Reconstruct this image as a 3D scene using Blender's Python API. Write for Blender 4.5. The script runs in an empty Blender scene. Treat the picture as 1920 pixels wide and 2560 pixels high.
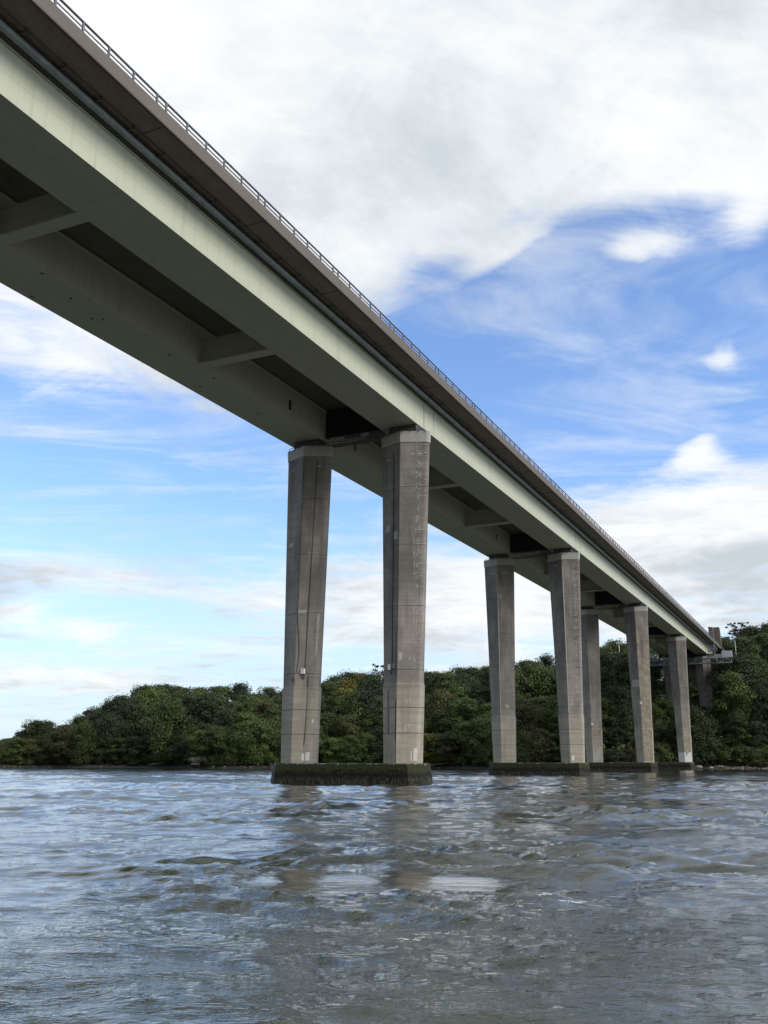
import bpy, math, random
import numpy as np
from mathutils import Vector, Matrix, Quaternion
random.seed(7); RNG = np.random.default_rng(11)
C = bpy.context.scene.collection
SC = bpy.context.scene
R = math.radians

# ---------------------------------------------------------------- camera
PIT, ROLL, F, CX, CY = R(15.107), R(0.114), 2310.2, 982.28, 1278.6
CAMZ = 1.9
cam = bpy.data.objects.new('camera', bpy.data.cameras.new('camera')); C.objects.link(cam)
cam.data.sensor_fit = 'VERTICAL'; cam.data.sensor_height = 36.0
cam.data.lens = F / 2560 * 36.0
cam.data.shift_x = (960 - CX) / 2560; cam.data.shift_y = (CY - 1280) / 2560
cam.data.clip_start = 0.1; cam.data.clip_end = 5000
cp, sp, cr, sr = math.cos(PIT), math.sin(PIT), math.cos(ROLL), math.sin(ROLL)
r0, u0, f0 = Vector((1, 0, 0)), Vector((0, -sp, cp)), Vector((0, cp, sp))
rr, uu = r0 * cr + u0 * sr, r0 * -sr + u0 * cr
M = Matrix((( rr.x, uu.x, -f0.x, 0), (rr.y, uu.y, -f0.y, 0), (rr.z, uu.z, -f0.z, CAMZ), (0, 0, 0, 1)))
cam.matrix_world = M
SC.camera = cam
SC.render.resolution_x, SC.render.resolution_y = 768, 1024
SC.view_settings.view_transform = 'Standard'; SC.view_settings.look = 'None'
SC.view_settings.exposure = 0.1; SC.view_settings.gamma = 1.0

def ray(x, y):
    """direction of a measured photo pixel, scaled to forward distance 1"""
    a, b = (x - CX) / F, -(y - CY) / F
    u, w = a * cr - b * sr, a * sr + b * cr
    yy = cp - w * sp
    return u / yy, (sp + w * cp) / yy
def at(x, y, D):
    u, t = ray(x, y); return Vector((u * D, D, t * D + CAMZ))

# ---------------------------------------------------------------- node helper
class N:
    def __init__(s, tree): s.t = tree; s.n = tree.nodes; s.l = tree.links
    def new(s, typ, **kw):
        n = s.n.new(typ)
        for k, v in kw.items(): setattr(n, k, v)
        return n
    def put(s, sock, v):
        if isinstance(v, bpy.types.NodeSocket): s.l.new(v, sock)
        elif isinstance(v, (tuple, list)) and sock.type == 'RGBA' and len(v) == 3: sock.default_value = (*v, 1)
        else: sock.default_value = v
    def m(s, op, a, b=0.0, c=0.0, clamp=False):
        n = s.new('ShaderNodeMath', operation=op, use_clamp=clamp)
        s.put(n.inputs[0], a); s.put(n.inputs[1], b); s.put(n.inputs[2], c); return n.outputs[0]
    def mix(s, f, a, b, mode='MIX'):
        n = s.new('ShaderNodeMix', data_type='RGBA', blend_type=mode)
        s.put(n.inputs[0], f); s.put(n.inputs[6], a); s.put(n.inputs[7], b); return n.outputs[2]
    def ramp(s, f, pts, interp='LINEAR'):
        n = s.new('ShaderNodeValToRGB'); n.color_ramp.interpolation = interp; s.put(n.inputs[0], f)
        e = n.color_ramp.elements
        while len(e) < len(pts): e.new(0.5)
        for i, (p, c) in enumerate(pts):
            e[i].position = p; e[i].color = (c, c, c, 1) if not isinstance(c, tuple) else (*c, 1)
        return n.outputs[0]
    def smooth(s, v, lo, hi, a=0.0, b=1.0):
        n = s.new('ShaderNodeMapRange', interpolation_type='SMOOTHSTEP')
        s.put(n.inputs[0], v)
        for i, q in enumerate((lo, hi, a, b)): s.put(n.inputs[i + 1], q)
        return n.outputs[0]
    def noise(s, vec, scale, detail=4, rough=0.55, dist=0.0):
        n = s.new('ShaderNodeTexNoise'); s.put(n.inputs['Vector'], vec)
        n.inputs['Scale'].default_value = scale; n.inputs['Detail'].default_value = detail
        n.inputs['Roughness'].default_value = rough; n.inputs['Distortion'].default_value = dist
        return n.outputs[0]
    def scale(s, vec, sx, sy, sz):
        n = s.new('ShaderNodeMapping'); s.put(n.inputs[0], vec); n.inputs[3].default_value = (sx, sy, sz); return n.outputs[0]
    def xyz(s, vec):
        n = s.new('ShaderNodeSeparateXYZ'); s.put(n.inputs[0], vec); return n.outputs

# ---------------------------------------------------------------- world: sky with clouds
SUN_EL, SUN_AZ = R(33), R(120)         # azimuth clockwise from +Y
world = bpy.data.worlds.new('World'); SC.world = world; world.use_nodes = True
w = N(world.node_tree); w.n.clear()
sky = w.new('ShaderNodeTexSky', sky_type='NISHITA'); sky.sun_disc = False
sky.sun_elevation = SUN_EL; sky.sun_rotation = SUN_AZ; sky.air_density = 1.0; sky.dust_density = 0.6; sky.ozone_density = 1.5
d = w.new('ShaderNodeTexCoord').outputs['Generated']
dx, dy, dz = w.xyz(d)
az = w.m('ARCTAN2', dx, dy)                       # radians, 0 = straight ahead
hor = w.m('SQRT', w.m('ADD', w.m('MULTIPLY', dx, dx), w.m('MULTIPLY', dy, dy)))
el = w.m('ARCTAN2', dz, hor)
# cloud layer: points of the sky dome projected on a high flat layer, so that clouds flatten to the horizon
den = w.m('ADD', w.m('MAXIMUM', dz, 0.0), 0.10)
comb = w.new('ShaderNodeCombineXYZ'); w.put(comb.inputs[0], w.m('DIVIDE', dx, den)); w.put(comb.inputs[1], w.m('DIVIDE', dy, den))
lay = comb.outputs[0]
n1 = w.noise(lay, 1.1, 9, 0.56, 0.35)
n2 = w.noise(w.scale(lay, 0.8, 2.0, 1), 1.5, 9, 0.62, 1.3)
n3 = w.noise(lay, 4.2, 9, 0.66, 0.6)
def blob(x, y, sx, sy, rot=0.0):
    """soft patch of sky centred on a direction (photo pixel gives the direction), radii in degrees"""
    u, t = ray(x, y); a0 = math.atan(u); e0 = math.atan(t / math.sqrt(1 + u * u))
    A = w.m('SUBTRACT', az, a0); E_ = w.m('SUBTRACT', el, e0)
    c, s = math.cos(R(rot)), math.sin(R(rot))
    p = w.m('ADD', w.m('MULTIPLY', A, c / R(sx)), w.m('MULTIPLY', E_, s / R(sx)))
    q = w.m('ADD', w.m('MULTIPLY', A, -s / R(sy)), w.m('MULTIPLY', E_, c / R(sy)))
    return w.m('EXPONENT', w.m('MULTIPLY', w.m('ADD', w.m('MULTIPLY', p, p), w.m('MULTIPLY', q, q)), -1.0))
cov = None
BLOBS = [  # x, y, sx, sy, rot, weight
    (1300, 80, 26, 8.2, -4, 1.25), (500, 250, 16, 13, 0, 1.0), (700, 560, 8, 6, -38, 0.55), (1750, 230, 14, 6.0, 0, 0.8),
    (1350, 900, 13, 4.6, 12, -0.55), (1300, 680, 6.5, 2.6, 8, -0.62), (1560, 560, 5, 1.6, 0, -0.35), (300, 1150, 10, 3.5, 0, -0.2), (1100, 860, 5, 4, 0, -0.22), (1780, 700, 8, 2.6, 12, -0.42),
    (1590, 625, 3.4, 1.1, -8, 0.75), (1230, 650, 3.5, 0.9, 25, 0.60), (1240, 800, 3.5, 0.6, -30, 0.2), (1780, 905, 2.0, 0.8, -20, 0.55), (1820, 860, 0.9, 1.4, -20, 0.4), (1880, 560, 2.4, 1.6, 40, 0.55),
    (1735, 1130, 1.7, 0.9, 0, 0.60), (1765, 1090, 0.9, 0.6, 0, 0.5), (1690, 1165, 1.6, 0.7, 0, 0.5), (1800, 1150, 1.2, 0.6, 0, 0.35), (1580, 1070, 10, 3.2, 0, -0.55), (1700, 1320, 9, 2.9, 0, 0.60), (1500, 1500, 12, 5, 0, 0.5), (1840, 1250, 5, 2.0, 0, 0.4),
    (120, 820, 9, 5.0, 0, 0.26), (330, 1180, 11, 4.2, 0, -0.45), (780, 1330, 7, 3.0, 0, -0.30), (60, 1330, 6, 1.6, 0, -0.25),
    (190, 1445, 5.0, 0.9, 0, 0.50), (30, 1535, 2.2, 0.8, 0, 0.42), (235, 1585, 1.9, 0.9, 0, 0.55), (60, 1680, 3.2, 0.8, 0, 0.50), (290, 1705, 2.6, 0.8, 0, 0.5),
    (1000, 1500, 8, 3.0, 0, 0.55), (600, 1450, 5, 1.6, 0, 0.15), (100, 1790, 8, 1.2, 0, -0.2),
]
for x, y, sx, sy, ro, wt in BLOBS:
    b = w.m('MULTIPLY', blob(x, y, sx, sy, ro), wt)
    cov = b if cov is None else w.m('ADD', cov, b)
# overhead and behind the viewer: the same broken bank of cloud
high = w.smooth(el, R(46), R(62), 0.0, 0.55)
behind = w.smooth(dy, 0.25, -0.35, 0.0, 0.35)
nn = w.m('ADD', w.m('MULTIPLY', w.m('SUBTRACT', n1, 0.5), 1.5), w.m('MULTIPLY', w.m('SUBTRACT', n2, 0.5), 1.1))
nn = w.m('ADD', nn, w.m('MULTIPLY', w.m('SUBTRACT', n3, 0.5), 1.3))
dens = w.m('ADD', w.m('ADD', cov, w.m('ADD', high, behind)), nn)
mask = w.smooth(dens, -0.16, 0.62)
thin = w.m('MULTIPLY', w.smooth(n2, 0.42, 0.72, 0.0, 0.62), w.smooth(n1, 0.3, 0.6, 0.35, 1.0))                       # high thin veil
mask = w.m('MAXIMUM', mask, thin)
# cloud brightness: thick parts greyer, edges white
shade = w.m('ADD', w.m('ADD', w.m('MULTIPLY', n1, 0.40), w.m('MULTIPLY', n3, 0.25)), w.m('MULTIPLY', w.noise(lay, 1.0, 7, 0.62, 0.8), 0.65))
grey = w.smooth(shade, 0.54, 0.82)
ccol = w.mix(grey, (9.7, 9.9, 10.1), (5.6, 6.2, 6.7))
bcol = w.mix(1.0, sky.outputs[0], (1.7, 1.95, 2.35), 'MULTIPLY')
pale = w.smooth(el, R(17), R(1), 0.0, 0.8)
blue = w.mix(pale, bcol, (6.2, 7.5, 8.6))
colr = w.mix(mask, blue, ccol)
below = w.smooth(dz, 0.0, -0.05)
colr = w.mix(below, colr, (1.2, 1.25, 1.2))
bg = w.new('ShaderNodeBackground'); w.put(bg.inputs[0], colr); bg.inputs[1].default_value = 0.1
out = w.new('ShaderNodeOutputWorld'); w.l.new(bg.outputs[0], out.inputs[0])

sd = bpy.data.lights.new('sun', 'SUN'); sd.energy = 3.0; sd.angle = R(24); sd.color = (1.0, 0.96, 0.9)
sun = bpy.data.objects.new('sun', sd); C.objects.link(sun)
sv = Vector((math.sin(SUN_AZ) * math.cos(SUN_EL), math.cos(SUN_AZ) * math.cos(SUN_EL), math.sin(SUN_EL)))
sun.rotation_euler = sv.to_track_quat('Z', 'Y').to_euler(); sun.location = (60, -30, 90)

# ---------------------------------------------------------------- materials
MATS = {}
def mat(name, build, rough=0.8):
    if name in MATS: return MATS[name]
    m = bpy.data.materials.new(name); m.use_nodes = True
    n = N(m.node_tree); b = n.n['Principled BSDF']; b.inputs['Roughness'].default_value = rough
    build(n, b); MATS[name] = m; return m
def bump(n, b, h, st, dist=0.02):
    k = n.new('ShaderNodeBump'); k.inputs['Strength'].default_value = st; k.inputs['Distance'].default_value = dist
    n.put(k.inputs['Height'], h); n.l.new(k.outputs[0], b.inputs['Normal'])

def band(n, z, z0, hw):     # 1 on a thin line at height z0
    return n.m('LESS_THAN', n.m('ABSOLUTE', n.m('SUBTRACT', z, z0)), hw)

def m_pillar(n, b):
    o = n.new('ShaderNodeTexCoord').outputs['Object']; x, y, z = n.xyz(o)
    rnd = n.new('ShaderNodeObjectInfo').outputs['Random']
    off = n.new('ShaderNodeCombineXYZ'); n.put(off.inputs[0], n.m('MULTIPLY', rnd, 40))
    va = n.new('ShaderNodeVectorMath', operation='ADD'); n.put(va.inputs[0], o); n.put(va.inputs[1], off.outputs[0]); o2 = va.outputs[0]
    big = n.noise(n.scale(o2, 1, 1, .45), 0.55, 6, 0.62)
    streak = n.noise(n.scale(o2, 1, 1, .05), 2.6, 6, 0.65)
    boards = n.noise(n.scale(o2, .12, .12, 1), 3.2, 4, 0.6)
    fine = n.noise(o2, 9, 6, 0.7)
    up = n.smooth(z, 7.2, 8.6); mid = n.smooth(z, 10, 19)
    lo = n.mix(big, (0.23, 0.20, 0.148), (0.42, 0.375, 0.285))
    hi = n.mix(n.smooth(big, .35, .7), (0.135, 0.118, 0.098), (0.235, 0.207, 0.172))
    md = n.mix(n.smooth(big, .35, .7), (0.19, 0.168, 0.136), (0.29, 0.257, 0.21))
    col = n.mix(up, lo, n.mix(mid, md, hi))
    col = n.mix(n.smooth(streak, .48, .68, 0, .60), col, n.mix(0.5, col, (0.06, 0.055, 0.05)))
    col = n.mix(n.smooth(streak, .42, .25, 0, .35), col, (0.33, 0.31, 0.27))
    col = n.mix(n.smooth(boards, .35, .65, 0, .45), col, n.mix(.5, col, (.06, .05, .045)))
    col = n.mix(n.smooth(fine, .55, .75, 0, .22), col, (0.30, 0.285, 0.25))
    line = None; lite = None
    for zz in (4.1, 6.15, 9.25, 14.6, 19.9, 25.1):
        l = band(n, n.m('ADD', z, n.m('MULTIPLY', n.m('SUBTRACT', fine, .5), .02)), zz, 0.032); line = l if line is None else n.m('MAXIMUM', line, l)
        l2 = band(n, z, zz + .07, 0.035); lite = l2 if lite is None else n.m('MAXIMUM', lite, l2)
    col = n.mix(n.m('MULTIPLY', lite, n.smooth(big, .4, .6, 0, .5)), col, (0.38, 0.35, 0.30))
    col = n.mix(n.m('MULTIPLY', line, .8), col, (0.03, 0.027, 0.024))
    n.put(b.inputs['Base Color'], col); bump(n, b, n.m('ADD', fine, boards), 0.5, 0.03)
def m_collar(n, b):
    o = n.new('ShaderNodeTexCoord').outputs['Object']
    col = n.mix(n.noise(n.scale(o, 1, 1, .3), 1.6, 6, .6), (0.25, 0.24, 0.205), (0.40, 0.385, 0.34))
    n.put(b.inputs['Base Color'], col); bump(n, b, n.noise(o, 8), .3, .02)
def m_cap(n, b):
    o = n.new('ShaderNodeTexCoord').outputs['Object']; x, y, z = n.xyz(o)
    a = n.noise(n.scale(o, 1, 1, .35), 2.2, 8, .7, .6); f = n.noise(n.scale(o, 1, 1, .4), 7, 8, .75)
    zz = n.m('ADD', z, n.m('MULTIPLY', n.m('SUBTRACT', a, .5), 1.1))
    green = n.mix(f, (0.010, 0.012, 0.004), (0.046, 0.047, 0.016))
    dark = n.mix(f, (0.003, 0.003, 0.0025), (0.014, 0.013, 0.008))
    mud = n.mix(n.smooth(f, .4, .7), (0.005, 0.004, 0.003), (0.085, 0.072, 0.05))
    col = n.mix(n.smooth(zz, .75, 1.15), n.mix(n.smooth(zz, .42, .75), mud, dark), green)
    col = n.mix(n.smooth(zz, 1.62, 1.78), col, (0.20, 0.185, 0.15))
    n.put(b.inputs['Base Color'], col); b.inputs['Roughness'].default_value = .6; b.inputs['Specular IOR Level'].default_value = .15; bump(n, b, n.m('ADD', f, a), .8, .07)
def m_girder(n, b):
    o = n.new('ShaderNodeTexCoord').outputs['Object']; x, y, z = n.xyz(o)
    st = n.noise(n.scale(o, 1, 2.2, .08), 1.4, 5, .6); bg_ = n.noise(n.scale(o, 1, .25, 1), .5, 5, .6)
    f = n.noise(o, 3, 6, .65)
    col = n.mix(bg_, (0.41, 0.413, 0.305), (0.475, 0.475, 0.355))
    col = n.mix(n.smooth(st, .50, .75, 0, .55), col, (0.29, 0.30, 0.23))
    col = n.mix(n.smooth(f, .68, .85, 0, .4), col, (0.25, 0.25, 0.185))
    # the weld seam that runs along the web, and the plate seams across
    rel = n.m('SUBTRACT', z, n.m('MULTIPLY', y, 0.0145))
    seam = band(n, rel, 32.05 + .0, 0.012)
    cross = n.m('LESS_THAN', n.m('ABSOLUTE', n.m('SUBTRACT', n.m('FRACT', n.m('DIVIDE', n.m('ADD', y, 500), 9.69)), .5)), .0012)
    col = n.mix(n.m('MULTIPLY', seam, .55), col, (0.2, 0.2, 0.15))
    col = n.mix(n.m('MULTIPLY', cross, .3), col, (0.2, 0.2, 0.15))
    n.put(b.inputs['Base Color'], col); b.inputs['Roughness'].default_value = .5
    b.inputs['Specular IOR Level'].default_value = .35; bump(n, b, bg_, .15, .03)
def m_slab(n, b):
    o = n.new('ShaderNodeTexCoord').outputs['Object']; x, y, z = n.xyz(o)
    a = n.noise(n.scale(o, 1.6, .5, 1), 1.1, 7, .65); f = n.noise(o, 7, 6, .7)
    col = n.mix(a, (0.075, 0.064, 0.053), (0.19, 0.165, 0.14))
    col = n.mix(n.smooth(f, .55, .75, 0, .5), col, (0.30, 0.27, 0.24))
    n.put(b.inputs['Base Color'], col); bump(n, b, f, .4, .02)
def m_fascia(n, b):
    o = n.new('ShaderNodeTexCoord').outputs['Object']; x, y, z = n.xyz(o)
    a = n.noise(n.scale(o, 1, .35, 1), 1.0, 6, .6); st = n.noise(n.scale(o, 1, 2.5, .15), 1.8, 6, .7)
    f = n.noise(o, 12, 4, .7)
    col = n.mix(a, (0.094, 0.079, 0.064), (0.142, 0.119, 0.097))
    col = n.mix(n.smooth(st, .55, .75, 0, .6), col, (0.13, 0.10, 0.075))
    col = n.mix(n.smooth(f, .55, .7, 0, .4), col, (0.25, 0.205, 0.17))
    rel = n.m('SUBTRACT', z, n.m('MULTIPLY', y, 0.0145))
    col = n.mix(n.smooth(rel, 34.08, 34.02, 0, .75), col, (0.07, 0.055, 0.04))
    n.put(b.inputs['Base Color'], col); bump(n, b, f, .4, .01)
def plain(c1, c2, sc=3.0, met=0.0, bs=.2):
    def f(n, b):
        o = n.new('ShaderNodeTexCoord').outputs['Object']; v = n.noise(o, sc, 6, .6)
        n.put(b.inputs['Base Color'], n.mix(n.smooth(v, .3, .7), c1, c2)); b.inputs['Metallic'].default_value = met
        bump(n, b, v, bs, .02)
    return f
def m_ground(n, b):
    o = n.new('ShaderNodeTexCoord').outputs['Object']; x, y, z = n.xyz(o)
    a = n.noise(o, .25, 8, .65); f = n.noise(n.scale(o, 1, 1, 3), 1.1, 8, .7)
    mud = n.mix(n.smooth(f, .35, .7), (0.007, 0.006, 0.005), (0.030, 0.025, 0.019))
    grass = n.mix(f, (0.018, 0.025, 0.008), (0.05, 0.06, 0.018))
    zz = n.m('ADD', z, n.m('MULTIPLY', n.m('SUBTRACT', a, .5), 2.0))
    n.put(b.inputs['Base Color'], n.mix(n.smooth(zz, 1.5, 2.4), mud, grass)); bump(n, b, f, 1.0, .5)
def foliage(c_dark, c_lite):
    def f(n, b):
        o = n.new('ShaderNodeTexCoord').outputs['Object']; g = n.new('ShaderNodeNewGeometry').outputs['Random Per Island']
        oi = n.new('ShaderNodeObjectInfo').outputs['Random']
        v = n.noise(o, .42, 3, .6)
        k = n.m('ADD', n.m('MULTIPLY', g, .5), n.m('MULTIPLY', n.smooth(v, .3, .7), .5))
        col = n.mix(k, c_dark, c_lite)
        hs = n.new('ShaderNodeHueSaturation'); n.put(hs.inputs['Hue'], n.m('ADD', .485, n.m('MULTIPLY', oi, .03)))
        n.put(hs.inputs['Value'], n.m('ADD', .75, n.m('MULTIPLY', n.m('FRACT', n.m('MULTIPLY', oi, 7.3)), .6))); n.put(hs.inputs['Color'], col)
        n.put(b.inputs['Base Color'], hs.outputs[0]); b.inputs['Roughness'].default_value = .65
        b.inputs['Specular IOR Level'].default_value = .25
    return f
LEAF = {
    'mid green': mat('leaf_mid', foliage((0.016, 0.025, 0.007), (0.062, 0.080, 0.019))),
    'dark green': mat('leaf_dark', foliage((0.010, 0.016, 0.006), (0.036, 0.050, 0.015))),
    'bright green': mat('leaf_bright', foliage((0.022, 0.038, 0.009), (0.082, 0.115, 0.025))),
    'yellow green': mat('leaf_yellow', foliage((0.045, 0.045, 0.008), (0.125, 0.110, 0.018))),
    'olive brown': mat('leaf_olive', foliage((0.024, 0.027, 0.009), (0.072, 0.070, 0.022))),
}
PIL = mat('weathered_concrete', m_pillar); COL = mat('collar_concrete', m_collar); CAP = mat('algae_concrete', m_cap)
GIR = mat('green_white_paint', m_girder); SLB = mat('deck_concrete', m_slab); FAS = mat('brown_concrete', m_fascia)
STEEL = mat('grey_steel', plain((0.20, 0.22, 0.23), (0.30, 0.33, 0.345), 2), .45)
PIPEM = mat('blue_grey_pipe', plain((0.20, 0.235, 0.25), (0.30, 0.345, 0.36), 1.5), .5)
DARK = mat('dark_steel', plain((0.035, 0.032, 0.03), (0.07, 0.062, 0.055), 5), .6)
RUST = mat('brown_pipe', plain((0.06, 0.042, 0.03), (0.12, 0.085, 0.065), 5), .6)
RAIL = mat('galvanised_rail', plain((0.10, 0.095, 0.095), (0.19, 0.18, 0.18), 4), .5)
BLACK = mat('black_cable', plain((0.012, 0.012, 0.012), (0.02, 0.02, 0.02)), .6)
WHITE = mat('white_paint', plain((0.62, 0.61, 0.56), (0.78, 0.77, 0.73), 9), .6)
CHALK = mat('worn_white_paint', plain((0.22, 0.21, 0.18), (0.55, 0.53, 0.49), 5), .8)
PATCH = mat('repair_mortar', plain((0.26, 0.25, 0.22), (0.37, 0.355, 0.32), 5), .9)
LIGHTC = mat('pale_mortar', plain((0.50, 0.47, 0.42), (0.62, 0.60, 0.54), 5), .9)
STAIN = mat('ochre_stained_concrete', plain((0.17, 0.145, 0.105), (0.29, 0.25, 0.185), 1.2), .9)
ROCK = mat('shore_rock', plain((0.06, 0.052, 0.044), (0.30, 0.27, 0.235), 1.3, 0, 1.0), .9)
LEDGE = mat('dark_ledge_rock', plain((0.025, 0.022, 0.019), (0.13, 0.115, 0.10), 1.3, 0, 1.0), .9)
WOOD = mat('bleached_driftwood', plain((0.22, 0.20, 0.17), (0.42, 0.39, 0.34), 4), .9)
BARK = mat('bark', plain((0.06, 0.05, 0.038), (0.15, 0.13, 0.10), 3), .9)
GRND = mat('shore_ground', m_ground)
TOWER = mat('brown_ribbed_concrete', plain((0.085, 0.063, 0.050), (0.145, 0.11, 0.086), 1.2), .9)
SHEET = mat('pale_sheeting', plain((0.34, 0.34, 0.37), (0.46, 0.46, 0.49), 2), .6)

# ---------------------------------------------------------------- mesh helpers
def rects(name, material, parent, lst):
    for f0_, f1_, z0, z1, lean, side, *o_ in lst:
        m = MB(); face_rect(m, f0_, f1_, z0, z1, lean, side, *o_); m.build(name, material, parent)
class MB:
    def __init__(s): s.v = []; s.f = []
    def add(s, vs, fs):
        k = len(s.v); s.v += [tuple(v) for v in vs]; s.f += [tuple(i + k for i in f) for f in fs]; return s
    def box(s, x0, x1, y0, y1, z0, z1, g=0.0):
        vs = [(x, y, z + g * y) for x in (x0, x1) for y in (y0, y1) for z in (z0, z1)]
        return s.add(vs, [(0, 1, 3, 2), (4, 6, 7, 5), (0, 4, 5, 1), (2, 3, 7, 6), (0, 2, 6, 4), (1, 5, 7, 3)])
    def prism(s, sec, y0, y1, g=0.0, steps=1):
        n = len(sec); base = len(s.v)
        for k in range(steps + 1):
            y = y0 + (y1 - y0) * k / steps
            s.v += [(x, y, z + g * y) for x, z in sec]
        for k in range(steps):
            for i in range(n):
                a = base + k * n + i; b_ = base + k * n + (i + 1) % n
                s.f.append((a, b_, b_ + n, a + n))
        s.f.append(tuple(base + i for i in reversed(range(n)))); s.f.append(tuple(base + steps * n + i for i in range(n)))
        return s
    def loft(s, rings):
        n = len(rings[0]); base = len(s.v)
        for r in rings: s.v += [tuple(p) for p in r]
        for k in range(len(rings) - 1):
            for i in range(n):
                a = base + k * n + i; b_ = base + k * n + (i + 1) % n
                s.f.append((a, b_, b_ + n, a + n))
        s.f.append(tuple(base + i for i in reversed(range(n)))); s.f.append(tuple(base + (len(rings) - 1) * n + i for i in range(n)))
        return s
    def tube(s, pts, rad, n=8):
        rings = []; pts = [Vector(p) for p in pts]
        for i, p in enumerate(pts):
            t = (pts[min(i + 1, len(pts) - 1)] - pts[max(i - 1, 0)]).normalized()
            a = t.orthogonal().normalized() if abs(t.z) > .9 else t.cross(Vector((0, 0, 1))).normalized()
            b_ = t.cross(a); r = rad[i] if isinstance(rad, (list, tuple)) else rad
            rings.append([p + (a * math.cos(q) + b_ * math.sin(q)) * r for q in (2 * math.pi * j / n for j in range(n))])
        return s.loft(rings)
    def bar(s, p, q, wd):
        return s.tube([p, q], wd * .62, 4)
    def build(s, name, material, parent=None, smooth=False):
        me = bpy.data.meshes.new(name); me.from_pydata(s.v, [], s.f); me.update()
        if smooth: me.polygons.foreach_set('use_smooth', [True] * len(me.polygons))
        import bmesh
        bm = bmesh.new(); bm.from_mesh(me); bmesh.ops.recalc_face_normals(bm, faces=bm.faces); bm.to_mesh(me); bm.free()
        me.materials.append(material); o = bpy.data.objects.new(name, me); C.objects.link(o); o.parent = parent; return o
def tag(o, label=None, cat=None, group=None, kind=None):
    for k, v in (('label', label), ('category', cat), ('group', group), ('kind', kind)):
        if v: o[k] = v
    return o
def empty(name, loc=(0, 0, 0), rz=0.0):
    o = bpy.data.objects.new(name, None); C.objects.link(o); o.location = loc; o.rotation_euler = (0, 0, rz); o.empty_display_size = .5; return o

# ================================================================ BRIDGE
X0, Y0, TH, SPAN, WID, G = 0.8816, 78.69, R(24.365), 58.13, 9.8, 0.0145
LA, LB_ = -112.0, 262.0
ZS = 28.99 + CAMZ                  # girder underside at lon 0
def deckz(lon): return G * lon
def bw(a, lon, z):                 # bridge coordinates to world
    s_, c_ = math.sin(TH), math.cos(TH)
    return Vector((X0 + a * c_ + lon * s_, Y0 - a * s_ + lon * c_, z))
BR = empty('road_bridge', (X0, Y0, 0), -TH)
tag(BR, 'long concrete and pale green road bridge on tall paired pillars over the river', 'bridge')

def girder(x0, x1, lab):
    mb = MB().prism([(x0, ZS), (x1, ZS), (x1, 33.99), (x0, 33.99)], LA, LB_, G, 40)
    for xx in (x0, x1):            # top flange lips either side
        mb.prism([(xx - .16, 33.80), (xx + .16, 33.80), (xx + .16, 33.84), (xx - .16, 33.84)], LA, LB_, G, 1)
    o = mb.build('box_girder', GIR, BR); o['label'] = lab
    # inspection hatches and drain holes, seams at the piers
    return o
gr = girder(-1.92, 1.69, 'pale green box girder on the near side, catching the light')
gl = girder(-11.70, -8.04, 'shaded box girder on the far side of the bridge')
for k in range(5):
    L = k * SPAN + .9
    MB().box(1.69, 1.705, L - .03, L + .03, ZS, 33.8, G).build('web_joint', DARK, gr)
    MB().box(1.69, 1.702, L + 2.4, L + 2.42, ZS + .1, 33.6, G).build('web_joint', DARK, gr)
for k in range(-1, 5):
    L = k * SPAN
    MB().box(-8.04, -8.02, L - 6.6, L - 6.2, ZS + .9, ZS + 1.8, G).build('inspection_hatch', BLACK, gl)
    MB().box(-8.04, -8.02, L + 6.2, L + 6.5, ZS + .9, ZS + 1.8, G).build('inspection_hatch', BLACK, gl)
for k, (a_, b_) in enumerate([(-11.2, -43), (-10.9, -36.4), (-11.3, -33), (-9.2, -31.8), (-10.0, -29.0), (-9.4, -28.6), (-9.0, -22), (-8.5, -35), (-8.6, -17), (-10.6, -16), (-9.6, -9)]):
    MB().box(a_ - .05, a_ + .05, b_ - .10, b_ + .10, ZS - .03, ZS - .002, G).build('drain_hole', BLACK, gl)

def m_section(): return [(-14.6, 33.995), (4.02, 33.995), (4.02, 34.8), (-14.6, 34.8)]
slab = MB().prism(m_section(), LA, LB_ + 40, G, 40).build('deck_slab', SLB, BR)
L = -1.0 - 9.69 * 7
while L < LB_:
    MB().box(1.9, 4.0, L - .035, L + .035, 33.972, 33.993, G).build('slab_joint', DARK, slab); L += 9.69
# road surface on top
MB().prism([(-14.0, 34.806), (3.4, 34.806), (3.4, 34.88), (-14.0, 34.88)], LA, LB_ + 40, G, 1).build('road_surface', DARK, slab)
for x0, x1, lab in ((4.024, 4.20, 'brown weathered edge beam on the near side'), (-14.78, -14.604, 'edge beam on the far side')):
    mb = MB()
    L = -1.0 - 9.69 * 11; 
    while L < LB_ + 40:
        L2 = min(L + 9.69 * 3, LB_ + 40)
        mb.prism([(x0, 33.95), (x1, 33.95), (x1, 34.80), (x0, 34.80)], L + .012, L2 - .012, G, 1); L = L2
    mb.build('edge_beam', FAS, BR)['label'] = lab

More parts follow.
